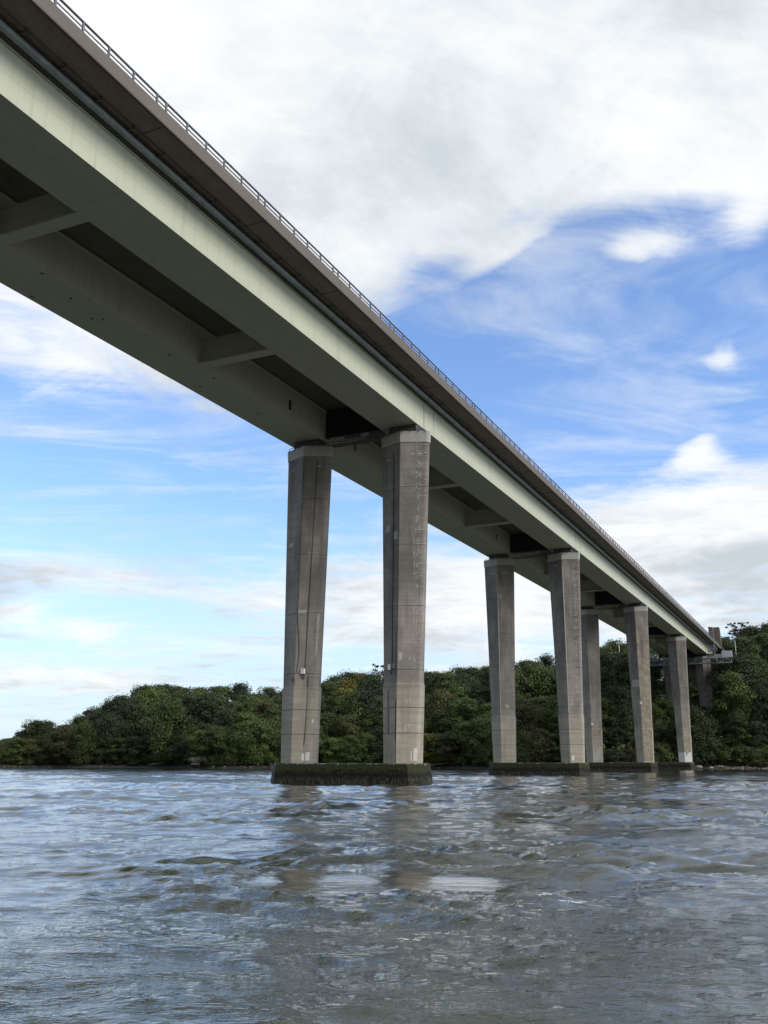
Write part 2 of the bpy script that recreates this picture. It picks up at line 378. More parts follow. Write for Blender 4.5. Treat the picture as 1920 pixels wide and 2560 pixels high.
# railing of the near side: top, middle and lower rail, a post every 1.8 m, doubled at the joints
def railing(xr, first, lab, near):
    posts = []
    L = -1.4 - 9.69 * 6 if near else -1.4 - 9.69 * 4
    while L < LB_ + 30:
        for q in (0.0, 0.75, 2.55, 4.3, 6.05, 7.85): posts.append(L + q)
        L += 9.69
    rl = MB()
    for zz, h, wd in ((35.72, .06, .11), (35.42, .045, .06), (35.14, .045, .06)):
        rl.prism([(xr - wd / 2, zz), (xr + wd / 2, zz), (xr + wd / 2, zz + h), (xr - wd / 2, zz + h)], LA, LB_ + 40, G, 1)
    ro = rl.build('railing', RAIL, BR); ro['label'] = lab
    def post():
        m = MB().prism([(-.045, 0), (.045, 0), (.045, .93), (-.045, .93)], -.05, .05)
        m.box(-.10, .10, -.09, .09, -.0, .03); return m
    if near:
        p0 = None
        for i, L in enumerate(posts[:98]):
            if p0 is None: p = p0 = post().build('rail_post', RAIL, ro)
            else: p = p0.copy(); C.objects.link(p); p.parent = ro
            p.location = (xr, L, 34.86 + G * L)
        rest = posts[98:]
    else: rest = posts
    mb = MB()
    for L in rest: mb.box(xr - .045, xr + .045, L - .05, L + .05, 34.86, 35.76, G)
    o = mb.build('rail_posts', RAIL, ro); o['kind'] = 'stuff'
railing(3.80, 0, 'grey three-rail parapet railing along the near edge of the deck', True)
railing(-14.3, 0, 'grey railing along the far edge of the deck', False)

# pipes and cable trays slung under the overhang beside the outer web
pp = MB().prism([(1.98, 33.58), (2.26, 33.58), (2.30, 33.72), (2.26, 33.86), (1.98, 33.86), (1.94, 33.72)], LA, 226, G, 1).build('service_pipe', PIPEM, BR)
MB().prism([(1.80, 33.50), (1.90, 33.50), (1.90, 33.60), (1.80, 33.60)], LA, 226, G, 1).build('cable_tray', DARK, BR)
MB().prism([(1.70, 33.34), (1.80, 33.34), (1.80, 33.37), (1.70, 33.37)], LA, 226, G, 1).build('web_lip', GIR, BR)
rp = MB().tube([(2.62, L_, 33.86 + G * L_) for L_ in (LA, 226)], .045, 8).build('conduit', RUST, BR)
bm_ = None
bl = list(np.arange(-64, 226, 2.42))[:0] + list(np.arange(-55, 180, 2.42))
for i, L in enumerate(bl[:98]):
    if bm_ is None:
        m = MB(); m.box(2.50, 2.74, -.06, .06, 33.78, 33.82); m.box(2.50, 2.53, -.06, .06, 33.82, 33.99); m.box(2.71, 2.74, -.06, .06, 33.82, 33.99)
        m.box(1.92, 2.5, -.03, .03, 33.87, 33.91); p = bm_ = m.build('pipe_bracket', DARK, rp)
    else: p = bm_.copy(); C.objects.link(p); p.parent = rp
    p.location = (0, L, G * L + .001)

# cross beams between the girders at the third points
for k in range(-2, 5):
    for q in (1, 2):
        if k == -2 and q == 1: continue
        L = k * SPAN + q * SPAN / 3
        m = MB(); m.box(-8.035, -1.925, L - .12, L + .12, ZS + .16, 32.95, G)
        m.box(-8.6, -1.45, L - .48, L + .48, ZS - .03, ZS - .004, G)
        m.box(-8.036, -1.924, L - .48, L + .48, ZS + .0, ZS + .10, G)
        m.build('cross_beam', GIR, BR)
for k in range(5):
    L = k * SPAN
    MB().box(-8.035, -1.925, L + .2, L + 1.2, ZS + .30, 33.9, G).build('pier_diaphragm', BLACK, BR)

# ------------------------------------------------ pillars
def section(a, r, dd, off=0.0, ch=.22):
    a += off; h = dd / 2 + off * .6; r2 = r + dd / 2 + off
    pts = []
    def corner(cx, cy, p, q):
        P = Vector((cx, cy)); A = (Vector(p) - P).normalized(); B = (Vector(q) - P).normalized()
        s1 = P + A * ch; s2 = P + B * ch
        for t in (0, .5, 1): pts.append(s1 * (1 - t) ** 2 + P * 2 * t * (1 - t) + s2 * t * t)
    pts.append(Vector((0, -r2)))
    corner(a, -h, (0, -r2), (a, h)); corner(a, h, (a, -h), (0, r2))
    pts.append(Vector((0, r2)))
    corner(-a, h, (0, r2), (-a, -h)); corner(-a, -h, (-a, h), (0, -r2))
    return pts
def dims(z, zt, zb=0.0):
    t = (z - 1.7) / (30.2 - 1.7); return 1.50 + .80 * t, .85 + .10 * t, 1.1 - .6 * t
def ring(z, zt, off, lean):
    t = (z - 1.7) / 28.5; a, r, dd = dims(z, zt)
    return [(p.x + lean * t, p.y, z) for p in section(a, r, dd, off)]
def facept(f, z, lean, side=1, out=.012):
    """point on the near face of a pillar: f 0 at the ridge, 1 at the outer corner"""
    t = (z - 1.7) / 28.5; a, r, dd = dims(z, 30.2); off = 0.07 if z < 8.1 else 0
    A = Vector((0, -(r + dd / 2 + off))); B = Vector((side * (a + off), -(dd / 2 + off * .6))); P = A + (B - A) * f
    nrm = Vector(((B - A).y, -(B - A).x)).normalized()
    if nrm.y > 0: nrm = -nrm
    return Vector((P.x + lean * t + nrm.x * out, P.y + nrm.y * out, z))
def quad_strip(mb, p, q, wd, lean, side=1, out=.014):
    """a painted stroke on the face between (f,z) points"""
    a, b_ = facept(*p, lean, side, out), facept(*q, lean, side, out); t = (b_ - a)
    if t.length < 1e-4: return
    t.normalize(); fa, fb = facept(0, p[1], lean, side, out), facept(1, p[1], lean, side, out)
    n_ = (fb - fa).cross(Vector((0, 0, 1))).normalized(); s_ = t.cross(n_).normalized() * wd / 2; e_ = t * wd * .3
    k = n_ * .006 * (1 if n_.y < 0 else -1)
    vs = [a - e_ - s_, b_ + e_ - s_, b_ + e_ + s_, a - e_ + s_]
    mb.add(vs + [v + k for v in vs], [(0, 1, 2, 3), (4, 7, 6, 5), (0, 4, 5, 1), (1, 5, 6, 2), (2, 6, 7, 3), (3, 7, 4, 0)])
DIG = {'0': [[(0, 0), (1, 0), (1, 1), (0, 1), (0, 0)]], '1': [[(.5, 0), (.5, 1)]], '2': [[(0, .8), (.3, 1), (.9, .95), (.95, .6), (0, 0), (1, 0)]],
       '3': [[(0, 1), (1, 1), (.4, .55), (1, .4), (.8, 0), (0, .05)]], '4': [[(.75, 0), (.75, 1), (0, .35), (1, .35)]],
       '5': [[(1, 1), (.15, 1), (.05, .55), (.8, .6), (1, .3), (.7, 0), (0, 0)]], '6': [[(.9, 1), (.25, .6), (0, .2), (.3, 0), (.9, .05), (.95, .4), (.1, .4)]],
       '7': [[(0, 1), (1, 1), (.4, 0)]], '8': [[(.5, .5), (.05, .75), (.5, 1), (.95, .75), (.5, .5), (0, .25), (.5, 0), (1, .25), (.5, .5)]],
       '9': [[(.9, .55), (.1, .6), (.15, 1), (.85, 1), (.9, .55), (.8, 0)]]}
def face_rect(mb, f0_, f1_, z0, z1, lean, side, out=.01):
    vs = [facept(f0_, z0, lean, side, out), facept(f1_, z0, lean, side, out), facept(f1_, z1, lean, side, out), facept(f0_, z1, lean, side, out)]
    ins = [facept(f0_, z0, lean, side, -.02), facept(f1_, z0, lean, side, -.02), facept(f1_, z1, lean, side, -.02), facept(f0_, z1, lean, side, -.02)]
    mb.add(vs + ins, [(0, 1, 2, 3), (4, 7, 6, 5), (0, 4, 5, 1), (1, 5, 6, 2), (2, 6, 7, 3), (3, 7, 4, 0)])

ORD = ['first', 'second', 'third', 'fourth', 'fifth']
def pillar(k, far, zb=1.7):
    L = k * SPAN; top = 30.2 + G * L; lean = .30 if k == 0 else .0
    P = bpy.data.objects.new('pillar', None); 
    mb = MB(); cut = top - 1.0
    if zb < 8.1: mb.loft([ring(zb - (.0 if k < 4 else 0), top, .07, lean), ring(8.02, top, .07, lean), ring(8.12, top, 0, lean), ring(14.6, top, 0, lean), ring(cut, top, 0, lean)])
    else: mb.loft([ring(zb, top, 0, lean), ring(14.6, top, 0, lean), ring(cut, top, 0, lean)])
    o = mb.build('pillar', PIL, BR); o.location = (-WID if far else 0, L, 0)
    o['label'] = f"{'inner' if far else 'outer'} weathered concrete pillar of the {ORD[k]} pair"
    c = MB().loft([ring(cut - .02, top, .05, lean), ring(top, top, .08, lean)]).build('pillar_collar', COL, o)
    # bearing plinth and its dark gap, pegs along the top edge
    b_ = MB(); b_.box(-1.3 + lean, 1.3 + lean, -.75, .75, top, ZS + G * L - .02)
    for f in (-.85, -.55, -.25, .05, .35, .65, .9):
        s_ = 1 if f > 0 else -1; q = facept(abs(f), top, lean, s_, .14)
        b_.box(q.x - .02, q.x + .02, q.y - .02, q.y + .02, top - .14, top + .16)
    b_.build('bearing', DARK, o)
    rl = MB(); zt = top + .16
    rl.tube([facept(.85, top, lean, -1, .14) + Vector((0, 0, .14)), facept(0, top, lean, 1, .14) + Vector((0, 0, .14)), facept(.85, top, lean, 1, .14) + Vector((0, 0, .14))], .03, 6)
    rl.build('guard_rail', DARK, o)
    return o, lean, top
def cable(o, pts, lean, side, name='cable', rad=.035):
    return MB().tube([facept(f, z, lean, side, .03) for f, z in pts], rad, 6).build(name, BLACK, o)
PR = {}
for k in range(5):
    for far in (0, 1):
        PR[k, far] = pillar(k, far, 1.68 if k < 4 else (10.5 if far else 9.0))

# painted height marks in metres on the near face of three pillars
def marks(k, lo):
    o, lean, top = PR[k, 0]; rn = random.Random(5 + k)
    vals = [m for m in range(27, lo - 1, -1)] + ([7, 6, 2] if k == 0 else [])
    for m in vals:
        z = m + 2.2; mb = MB()
        if z > top - 1.2: z = top - 1.24
        j = rn.uniform(-.03, .03); s_ = str(m); wdt = .085 if len(s_) == 2 else .1
        e = .97 - (0 if m > 20 else rn.uniform(0, .05)); ts = .80 + j
        quad_strip(mb, (ts, z), (e, z + rn.uniform(-.03, .03)), .045, lean)
        for i, ch in enumerate(s_):
            f0_ = ts - .035 - (len(s_) - i) * (wdt + .022) + .02
            for st in DIG[ch]:
                for p, q in zip(st, st[1:]):
                    if rn.random() < .03: continue
                    quad_strip(mb, (f0_ + p[0] * wdt, z - .32 + p[1] * .52), (f0_ + q[0] * wdt, z - .32 + q[1] * .52), .036, lean)
        mb.build('height_number', CHALK, o)
        if m > 7 and rn.random() < .85:
            mb = MB(); quad_strip(mb, (.90, z - .5), (.97, z - .5), .04, lean); mb.build('half_metre_tick', CHALK, o)
marks(0, 8); marks(1, 8); marks(4, 14)

# what is fixed to or patched on the first pair of pillars
o, lean, top = PR[0, 0]
cable(o, [(.33, 28.2), (.33, 19), (.35, 11.6), (.36, 9.4), (.40, 8.9), (.46, 9.1)], lean, -1)
cable(o, [(.02, 28.5), (.02, 15), (.03, 13), (.10, 12), (.12, 8.7)], lean, -1, rad=.022)
cable(o, [(.05, 3.5), (.06, 6.6)], lean, -1, rad=.022)
jb = MB()
q = facept(.50, 9.45, lean, -1, .08); jb.box(q.x - .13, q.x + .13, q.y - .08, q.y + .08, 9.25, 9.7); jb.build('junction_box', WHITE, o)
rects('repair_patch', PATCH, o, [(.45, .75, 29.0 - 1.2, 29.0 - 1.1, lean, -1)])
rects('repair_patch', PATCH, o, [(.40, .52, 28.05, 28.17, lean, 1)]); rects('repair_patch', PATCH, o, [(.60, .78, 28.05, 28.17, lean, 1)])
rects('repair_patch', PATCH, o, [(.52, .78, 21.2, 21.75, lean, -1)]); rects('repair_patch', PATCH, o, [(.08, .30, 20.4, 21.1, lean, -1)])
rects('repair_patch', PATCH, o, [(.04, .20, 10.0, 10.7, lean, 1, .008)]); rects('repair_patch', PATCH, o, [(.36, .55, 10.0, 10.8, lean, 1, .008)]); rects('repair_patch', PATCH, o, [(.20, .70, 9.4, 9.75, lean, -1, .008)])



rects('pale_patch', LIGHTC, o, [(.66, .70, 1.9, 2.7, lean, 1)]); rects('pale_patch', LIGHTC, o, [(.78, .96, 1.9, 2.9, lean, 1)]); 
for f0_, z0 in ((.40, 4.3), (.42, 6.35)):
    pc = MB(); [quad_strip(pc, p, q, .06, lean) for p, q in (((f0_, z0), (f0_, z0 + .45)), ((f0_, z0 + .45), (f0_ + .16, z0 + .45)), ((f0_ + .16, z0 + .45), (f0_ + .16, z0)))]; pc.build('painted_mark', CHALK, o)

rects('damp_streak', RUST, o, [(.0, .05, 1.75, 6.9, lean, -1, .006)]); rects('damp_streak', RUST, o, [(.55, .62, 4.0, 7.6, lean, -1, .006)])

o, lean, top = PR[0, 1]
cable(o, [(.52, 28.7), (.50, 20), (.46, 12), (.45, 9.3), (.40, 8.75), (.33, 8.85), (.33, 9.4)], lean, 1)
cable(o, [(.0, 29), (.02, 20), (.02, 14), (.12, 12.3), (.15, 10.8), (.08, 9.3)], lean, 1, rad=.022)
cable(o, [(.62, 9.0), (.60, 4.2), (.58, 3.2)], lean, 1, rad=.03)
jb = MB(); q = facept(.36, 9.4, lean, 1, .1); jb.box(q.x - .17, q.x + .17, q.y - .1, q.y + .1, 9.2, 9.65); jb.build('junction_box', WHITE, o)
jb = MB(); q = facept(.04, 8.7, lean, -1, .1); jb.box(q.x - .06, q.x + .06, q.y - .06, q.y + .06, 8.5, 8.9); jb.build('sensor', DARK, o)
rects('repair_patch', PATCH, o, [(.50, .68, 28.15, 28.28, lean, 1)]); rects('repair_patch', PATCH, o, [(.50, .75, 28.1, 28.2, lean, -1)])
rects('repair_patch', PATCH, o, [(.45, .75, 20.7, 21.15, lean, -1)]); rects('repair_patch', PATCH, o, [(.02, .38, 14.55, 14.85, lean, 1)]); rects('repair_patch', PATCH, o, [(.86, .97, 10.8, 14.5, lean, 1)]); 

rects('pale_patch', LIGHTC, o, [(.50, .62, 1.9, 2.5, lean, 1)]); rects('pale_patch', LIGHTC, o, [(.68, .88, 1.9, 2.6, lean, 1)]); rects('pale_patch', LIGHTC, o, [(.42, .54, 4.3, 4.6, lean, 1)]); rects('pale_patch', LIGHTC, o, [(.88, .97, 5.0, 5.35, lean, 1)])

# drips, washes and boxes on the further pillars
for k, far, lst in ((1, 0, [(.0, .06, 8.3, 29.0, PATCH, 1), (.12, .30, 2.0, 3.4, LIGHTC, 1), (.35, .6, 29.2, 29.35, PATCH, -1)]),
                    (1, 1, [(.0, .04, 5, 28.6, PATCH, 1), (.12, .34, 25.0, 25.6, PATCH, 1), (.4, .6, 9.2, 9.7, PATCH, 1), (.3, .7, 28.8, 28.95, PATCH, -1), (.3, .6, 28.8, 28.95, PATCH, 1)]),
                    (2, 0, [(.0, .96, 8.3, 27.5, STAIN, 1), (.52, .55, 18.5, 29.6, LIGHTC, 1), (.0, .95, 2.0, 8.0, STAIN, 1), (.02, .8, 16.0, 17.4, PATCH, -1), (.0, .32, 16.0, 17.4, PATCH, 1)]),
                    (2, 1, [(.05, .92, 6.6, 7.9, STAIN, 1), (.05, .92, 2.2, 4.6, PATCH, 1)]),
                    (3, 0, [(.0, .97, 1.8, 4.1, LIGHTC, 1), (.0, .97, 1.8, 4.1, LIGHTC, -1), (.0, .9, 4.1, 7.9, STAIN, 1)])):
    o, lean, top = PR[k, far]
    for f0_, f1_, z0, z1, mt, sd_ in lst:
        mm = MB(); face_rect(mm, f0_, f1_, z0, z1, lean, sd_, .004 + .002 * sd_ + .0035 * random.random())
        nm = {'repair_mortar': 'repair_patch', 'pale_mortar': 'pale_patch', 'ochre_stained_concrete': 'ochre_stain'}[mt.name]
        mm.build(nm, mt, o)
for k, far, f, z in ((2, 0, .0, 12.9), (2, 1, .05, 9.0)):
    o, lean, top = PR[k, far]; q = facept(f, z, lean, 1, .12); MB().box(q.x - .16, q.x + .16, q.y - .12, q.y + .1, z - .25, z + .25).build('junction_box', WHITE, o)
# walkway pipe between the two heads of each pair
for k in range(4):
    L = k * SPAN; z = 30.35 + G * L; m = MB()
    m.tube([(-WID + 2.2, L - .6, z), (-2.2, L - .6, z)], .045, 6); m.tube([(-WID + 2.2, L - .6, z + .5), (-2.2, L - .6, z + .5)], .03, 6)
    m.box(-WID + 2.2, -2.2, L - .5, L + .3, z - .2, z - .13)
    m.build('head_walkway', RUST, BR)
    MB().box(-7.2, -5.6, L - .68, L - .64, z + .1, z + .42).build('walkway_panel', STEEL, BR); MB().box(-3.9, -3.1, L - .68, L - .64, z + .1, z + .45).build('walkway_panel', STEEL, BR)

# ------------------------------------------------ pile caps
for k in range(4):
    L = k * SPAN; ax0, ax1, hb, ch = -11.65, 1.9, 1.85, .75
    def rg(z, o_):
        a0, a1, h, c_ = ax0 - o_, ax1 + o_, hb + o_, ch
        return [(x, L + y, z) for x, y in ((a0 + c_, -h), (a1 - c_, -h), (a1, -h + c_), (a1, h - c_), (a1 - c_, h), (a0 + c_, h), (a0, h - c_), (a0, -h + c_))]
    rn = random.Random(k); rings = []
    for z, o_ in ((-1.5, .25), (0.0, .22), (.5, .16), (1.1, .10), (1.6, .04), (1.7, .0)): rings.append(rg(z, o_))
    MB().loft(rings).build('pile_cap', CAP, BR)['label'] = f'weed covered concrete pile cap under the {ORD[k]} pair of pillars'
    # limpet and weed lumps hanging on the cap's sides: ragged lower growth
    m = MB()
    for i in range(260 if k == 0 else 90):
        s_ = rn.random(); z = rn.uniform(.1, 1.35); rad = rn.uniform(.04, .12)
        x = ax0 + 1 + s_ * (ax1 - ax0 - 2); y = L - hb - .16 + .07 * (z / 1.3)
        m.add([(x - rad, y, z), (x + rad, y, z), (x, y - rad * .8, z + rad * .3), (x, y, z + rad), (x, y, z - rad * 1.8)], [(0, 2, 3), (2, 1, 3), (0, 4, 2), (2, 4, 1)])
    m.build('weed_growth', CAP, BR)['kind'] = 'stuff'

# ------------------------------------------------ abutment with its tower
AB = empty('bridge_abutment', (X0, Y0, 0), -TH); tag(AB, 'brown concrete abutment with a tall fin standing above the deck at the far end', 'abutment')
gz = G * 262
ab = MB(); ab.box(-16, 3.1, 262, 275, 14, 33.6 + gz - 3.1); ab.build('abutment_wall', TOWER, AB)
m = MB(); m.box(3.1, 4.1, 260.6, 275, 16, 33.9 + gz - 2.4); m.build('side_buttress', FAS, AB)
MB().box(-16.2, 3.0, 260.9, 261.99, 14, 24.3).build('plinth', TOWER, AB)
MB().box(1.9, 3.05, 261.9, 261.985, 28.6, 31.4).build('doorway', BLACK, AB)
MB().box(1.2, 3.08, 261.93, 261.99, 32.0, 34.0).build('wall_panel', SLB, AB)
m = MB(); z0 = 33.9 + gz
m.prism([(0.0, z0), (3.7, z0), (3.35, 46.0), (1.7, 45.95), (-.1, 46.3)], 258.6, 262.2); m.build('fin', TOWER, AB)
# graffiti panel on the wall under the far girder
m = MB(); m.box(-17.5, -9.2, 261.6, 261.88, 30.2, 33.0); gp = m.build('painted_panel', SLB, AB)
m = MB(); rn = random.Random(3); x = -17.2
while x < -12.2:
    h = rn.uniform(.9, 2.2); z = 30.5 + rn.uniform(0, .4); st = [(x, z), (x + .15, z + h), (x + .6, z + h * .9), (x + .45, z + h * .4), (x + .8, z)]
    for p, q in zip(st, st[1:]): m.bar((p[0], 261.57, p[1]), (q[0], 261.57, q[1]), .12)
    x += .85
m.build('painted_scrawl', LIGHTC, gp)

# ------------------------------------------------ inspection gantry slung below the deck
GA = empty('inspection_gantry', (X0, Y0, 0), -TH); tag(GA, 'grey steel lattice inspection gantry slung under the far end of the bridge', 'gantry')
gy = 226.0; zc0, zc1 = 30.75, 32.2
for side, yy in ((0, gy - .7), (1, gy + .7)):
    m = MB()
    for z in (zc0, zc1): m.bar((-16.5, yy, z), (9.0, yy, z), .16)
    x = -16.5; i = 0
    while x < 9.0 - .1:
        m.bar((x, yy, zc0), (x, yy, zc1), .09)
        m.bar((x, yy, zc0 if i % 2 else zc1), (x + 1.5, yy, zc1 if i % 2 else zc0), .08); x += 1.5; i += 1
    m.bar((9.0, yy, zc0), (9.0, yy, zc1), .09)
    m.build('lattice_truss', STEEL, GA)
MB().box(-16.5, 9, gy - .6, gy + .6, zc1 + .10, zc1 + .16).build('walkway', DARK, GA)
m = MB(); m.box(6.4, 9.2, gy - .8, gy - .74, zc1 + .18, zc1 + 2.1); m.box(9.2, 9.26, gy - .8, gy + .8, zc1 + .18, zc1 + 2.1); m.build('wind_screen', SHEET, GA)
m = MB(); m.box(2.0, 6.4, gy - .7, gy - .66, zc1 + .2, zc1 + 1.2); m.build('side_panel', STEEL, GA)
m = MB()
for x in (2.6, 4.4):
    for yy in (gy - .6, gy + .6): m.bar((x, yy, zc1), (x, yy, 41.5 if x > 4 else 39.0), .12)
for z in (33.6, 35.2, 36.0, 37.4): m.bar((2.6, gy - .6, z), (4.4, gy - .6, z), .10)
m.bar((2.6, gy - .6, 33.6), (4.4, gy - .6, 35.2), .08); m.bar((4.4, gy - .6, 33.6), (2.6, gy - .6, 35.2), .08)
m.bar((1.9, gy - .6, 40.2), (4.4, gy - .6, 40.2), .1); m.bar((1.9, gy - .6, 39), (1.9, gy - .6, 42.6), .07)
m.build('hanger_frame', STEEL, GA)
m = MB(); z0 = 34.4
for zz in (z0, z0 + .55, z0 + 1.1):
    m.bar((2.3, gy - 1.5, zz), (5.2, gy - 1.5, zz), .09)
for x in (2.3, 3.75, 5.2): m.bar((x, gy - 1.5, z0), (x, gy - 1.5, z0 + 1.1), .09); m.bar((x, gy - 1.5, z0), (x, gy - .6, z0), .09)
m.box(2.3, 5.2, gy - 1.5, gy - .6, z0 - .12, z0 - .05); m.build('basket', STEEL, GA)
m = MB(); 
for x in (2.4, 3.2, 3.9): m.tube([(x, gy - .9, 33.3), (x, gy - .3, 33.3)], .28, 10)
for x in (3.0, 3.6, 4.6): m.bar((x, gy - .9, zc0 - .8), (x, gy - .9, zc1), .14)
m.build('winch_gear', DARK, GA)
m = MB()
for x in (-15.8, -14.9, -14.1, -12.9): m.bar((x, gy, zc1), (x, gy, 35.6), .12)
m.bar((-16.4, gy, 34.2), (-12.4, gy, 34.2), .12); m.bar((-15.8, gy, 33.0), (-14.1, gy, 34.2), .1); m.box(-14.8, -13.4, gy - .4, gy + .4, 33.0, 33.7)
m.build('hanger_frame', STEEL, GA)

# ================================================================ TERRAIN
SKY_X = [-250, -80, 0, 50, 80, 105, 130, 140, 165, 200, 230, 290, 330, 350, 400, 430, 460, 490, 510, 540, 560, 590, 630, 665, 700, 760, 800, 819, 861, 906, 945, 1000, 1058, 1087, 1120, 1144, 1220, 1289, 1336, 1377, 1440, 1500, 1521, 1549, 1600, 1680, 1760, 1800, 1846, 1870, 1920, 2050, 2300]
SKY_Y = [1850, 1850, 1849, 1828, 1803, 1803, 1830, 1846, 1811, 1788, 1770, 1744, 1740, 1720, 1711, 1717, 1737, 1722, 1735, 1717, 1733, 1713, 1738, 1722, 1730, 1722, 1713, 1700, 1683, 1686, 1678, 1680, 1680, 1680, 1678, 1672, 1664, 1662, 1650, 1641, 1635, 1630, 1620, 1608, 1604, 1600, 1598, 1590, 1596, 1590, 1575, 1540, 1500]
def skyt(u):
    x = CX + u / cp * F * 1.0
    y = np.interp(x, SKY_X, SKY_Y); return ray(float(x), float(y))[1]
SKYS = [(u, skyt(u)) for u in np.linspace(-.75, .75, 200)]
SU = np.array([s[0] for s in SKYS]); ST = np.array([s[1] for s in SKYS])
ST_S = np.convolve(np.pad(ST, 6, mode='edge'), np.ones(13) / 13, 'valid')
def shore(u): return 252 + 6 * np.sin(u * 19 + 1) + 3.0 * np.sin(u * 47) + 14 * np.clip(-u - .2, 0, 1) * 4
def ground(u, D):
    """terrain height for bearing u = x / y and forward distance D"""
    s = shore(u); q = D - s
    depth = 62.0
    topz = np.interp(u, SU, ST_S) * (s + depth) + CAMZ - 13.5
    topz = np.maximum(topz, 2.5)
    beach = np.clip((q + 2) / 8.0, -3, 1) * 1.3
    rise = np.clip((q - 6) / (depth - 6), 0, 1)
    beyond = np.clip((q - depth) / 200, 0, 1)
    return beach + (topz - 1.3) * rise ** .92 - 3 * beyond
def gr_(x, y): return float(ground(x / y, y))
nu, nd = 260, 90
us = np.linspace(-.8, .8, nu); ds = np.concatenate([np.linspace(-18, 70, 60), np.linspace(74, 260, 30)])
V = []; 
for u in us:
    s = float(shore(u))
    for q in ds:
        D = s + q; V.append((u * D, D, float(ground(u, D))))
V = np.array(V); nz = RNG.normal(0, 1, len(V)); V[:, 2] += np.where(V[:, 2] > -.3, nz * .12 + np.abs(nz) * .10, 0)
Fc = [(i * nd + j, (i + 1) * nd + j, (i + 1) * nd + j + 1, i * nd + j + 1) for i in range(nu - 1) for j in range(nd - 1)]
me = bpy.data.meshes.new('hillside'); me.from_pydata(V.tolist(), [], Fc); me.update(); me.materials.append(GRND)
me.polygons.foreach_set('use_smooth', [True] * len(me.polygons))
hs = bpy.data.objects.new('hillside', me); C.objects.link(hs); hs['kind'] = 'structure'
# river bed, far below the surface, under everything
rb = MB(); rb.box(-900, 900, -600, 700, -9, -6); rb = rb.build('riverbed', GRND); rb['kind'] = 'structure'

# ================================================================ WATER
def m_water(n, b):
    o = n.new('ShaderNodeTexCoord').outputs['Object']; x, y, z = n.xyz(o)
    b.inputs['Base Color'].default_value = (0.024, 0.028, 0.018, 1); b.inputs['IOR'].default_value = 1.33
    b.inputs['Roughness'].default_value = .05; b.inputs['Specular IOR Level'].default_value = 1.0
    def ridge(v): return n.m('SUBTRACT', 1.0, n.m('ABSOLUTE', n.m('MULTIPLY', n.m('SUBTRACT', v, .5), 3.0)))
    wv = n.noise(n.scale(o, .55, 1.35, 1), 1.7, 5, .6, .5)
    w2 = ridge(n.noise(n.scale(o, .55, 1.4, 1), 5.5, 4, .6, .35))
    w4 = n.noise(n.scale(o, .6, 1.4, 1), 21, 4, .65, .2)
    w3 = n.noise(n.scale(o, .7, 1.2, 1), 0.45, 4, .6, .5)
    calm = n.smooth(n.noise(o, .13, 3, .6, .8), .38, .60, .40, 1.0)
    at_ = n.new('ShaderNodeAttribute'); at_.attribute_name = 'rough'; rg = at_.outputs['Fac']
    foam_a = n.new('ShaderNodeAttribute'); foam_a.attribute_name = 'foam'
    h = n.m('ADD', n.m('ADD', n.m('MULTIPLY', wv, .052), n.m('MULTIPLY', w2, .0125)), n.m('ADD', n.m('MULTIPLY', w3, .08), n.m('MULTIPLY', w4, .0035)))
    h = n.m('MULTIPLY', h, n.m('MULTIPLY', calm, rg))
    bump(n, b, h, 1.0, 1.0)
    b.inputs['Coat Weight'].default_value = .4; b.inputs['Coat Roughness'].default_value = .04; b.inputs['Coat IOR'].default_value = 1.4
    n.l.new(b.inputs['Normal'].links[0].from_socket, b.inputs['Coat Normal'])
    fm = n.m('MULTIPLY', n.smooth(n.noise(n.scale(o, 1, 2, 1), 6.0, 6, .7), .545, .62), foam_a.outputs['Fac'])
    n.put(b.inputs['Base Color'], n.mix(fm, (0.024, 0.028, 0.017), (0.6, 0.62, 0.62)))
    n.put(b.inputs['Roughness'], n.mix(fm, (.05,) * 3, (.6,) * 3))
WAT = mat('river_water', m_water, .05)
na, nr = 760, 860
A_ = np.radians(np.linspace(-37, 37, na)); Rr = 4.5 * (300 / 4.5) ** (np.arange(nr) / (nr - 1)); 
AA, RR = np.meshgrid(A_, Rr, indexing='ij'); X = RR * np.sin(AA); Y = RR * np.cos(AA)
rn = np.random.default_rng(4); Hh = np.zeros_like(X); dr = RR * (math.log(300 / 4.5) / (nr - 1))
def vnoise(X, Y, sc, seed):
    g = np.random.default_rng(seed).random((64, 64)); x = X / sc % 64; y = Y / sc % 64
    i = x.astype(int); j = y.astype(int); fx = x - i; fy = y - j; fx = fx * fx * (3 - 2 * fx); fy = fy * fy * (3 - 2 * fy)
    i1, j1 = (i + 1) % 64, (j + 1) % 64; i %= 64; j %= 64
    return (g[i, j] * (1 - fx) + g[i1, j] * fx) * (1 - fy) + (g[i, j1] * (1 - fx) + g[i1, j1] * fx) * fy
wx = X + 1.5 * (vnoise(X, Y, 5.5, 1) - .5) + .5 * (vnoise(X, Y, 1.9, 2) - .5); wy = Y + 1.5 * (vnoise(X, Y, 5.0, 3) - .5) + .4 * (vnoise(X, Y, 1.7, 5) - .5)
for i in range(84):
    lam = .38 * (6.0 / .38) ** (rn.random() ** 1.25); th_ = rn.normal(0.15, .48); k_ = 2 * math.pi / lam
    amp = .0050 * lam ** .72 * rn.uniform(.5, 1.2)
    ph = rn.uniform(0, 6.28); s = np.sin(k_ * (wx * math.sin(th_) + wy * math.cos(th_)) + ph)
    s = (1 - np.abs(s)) * 1.4 - .5 if i % 2 else s
    Hh += amp * s * np.clip((lam / 3.2 - dr) / dr, 0, 1)
chop = .35 + 1.15 * np.clip((vnoise(X, Y, 9, 7) * .6 + vnoise(X, Y, 3.7, 8) * .4 - .32) / .4, 0, 1)
chop *= np.interp(RR, [4, 9, 14, 20, 30, 60], [.42, .50, .80, 1.45, 1.75, 1.1])
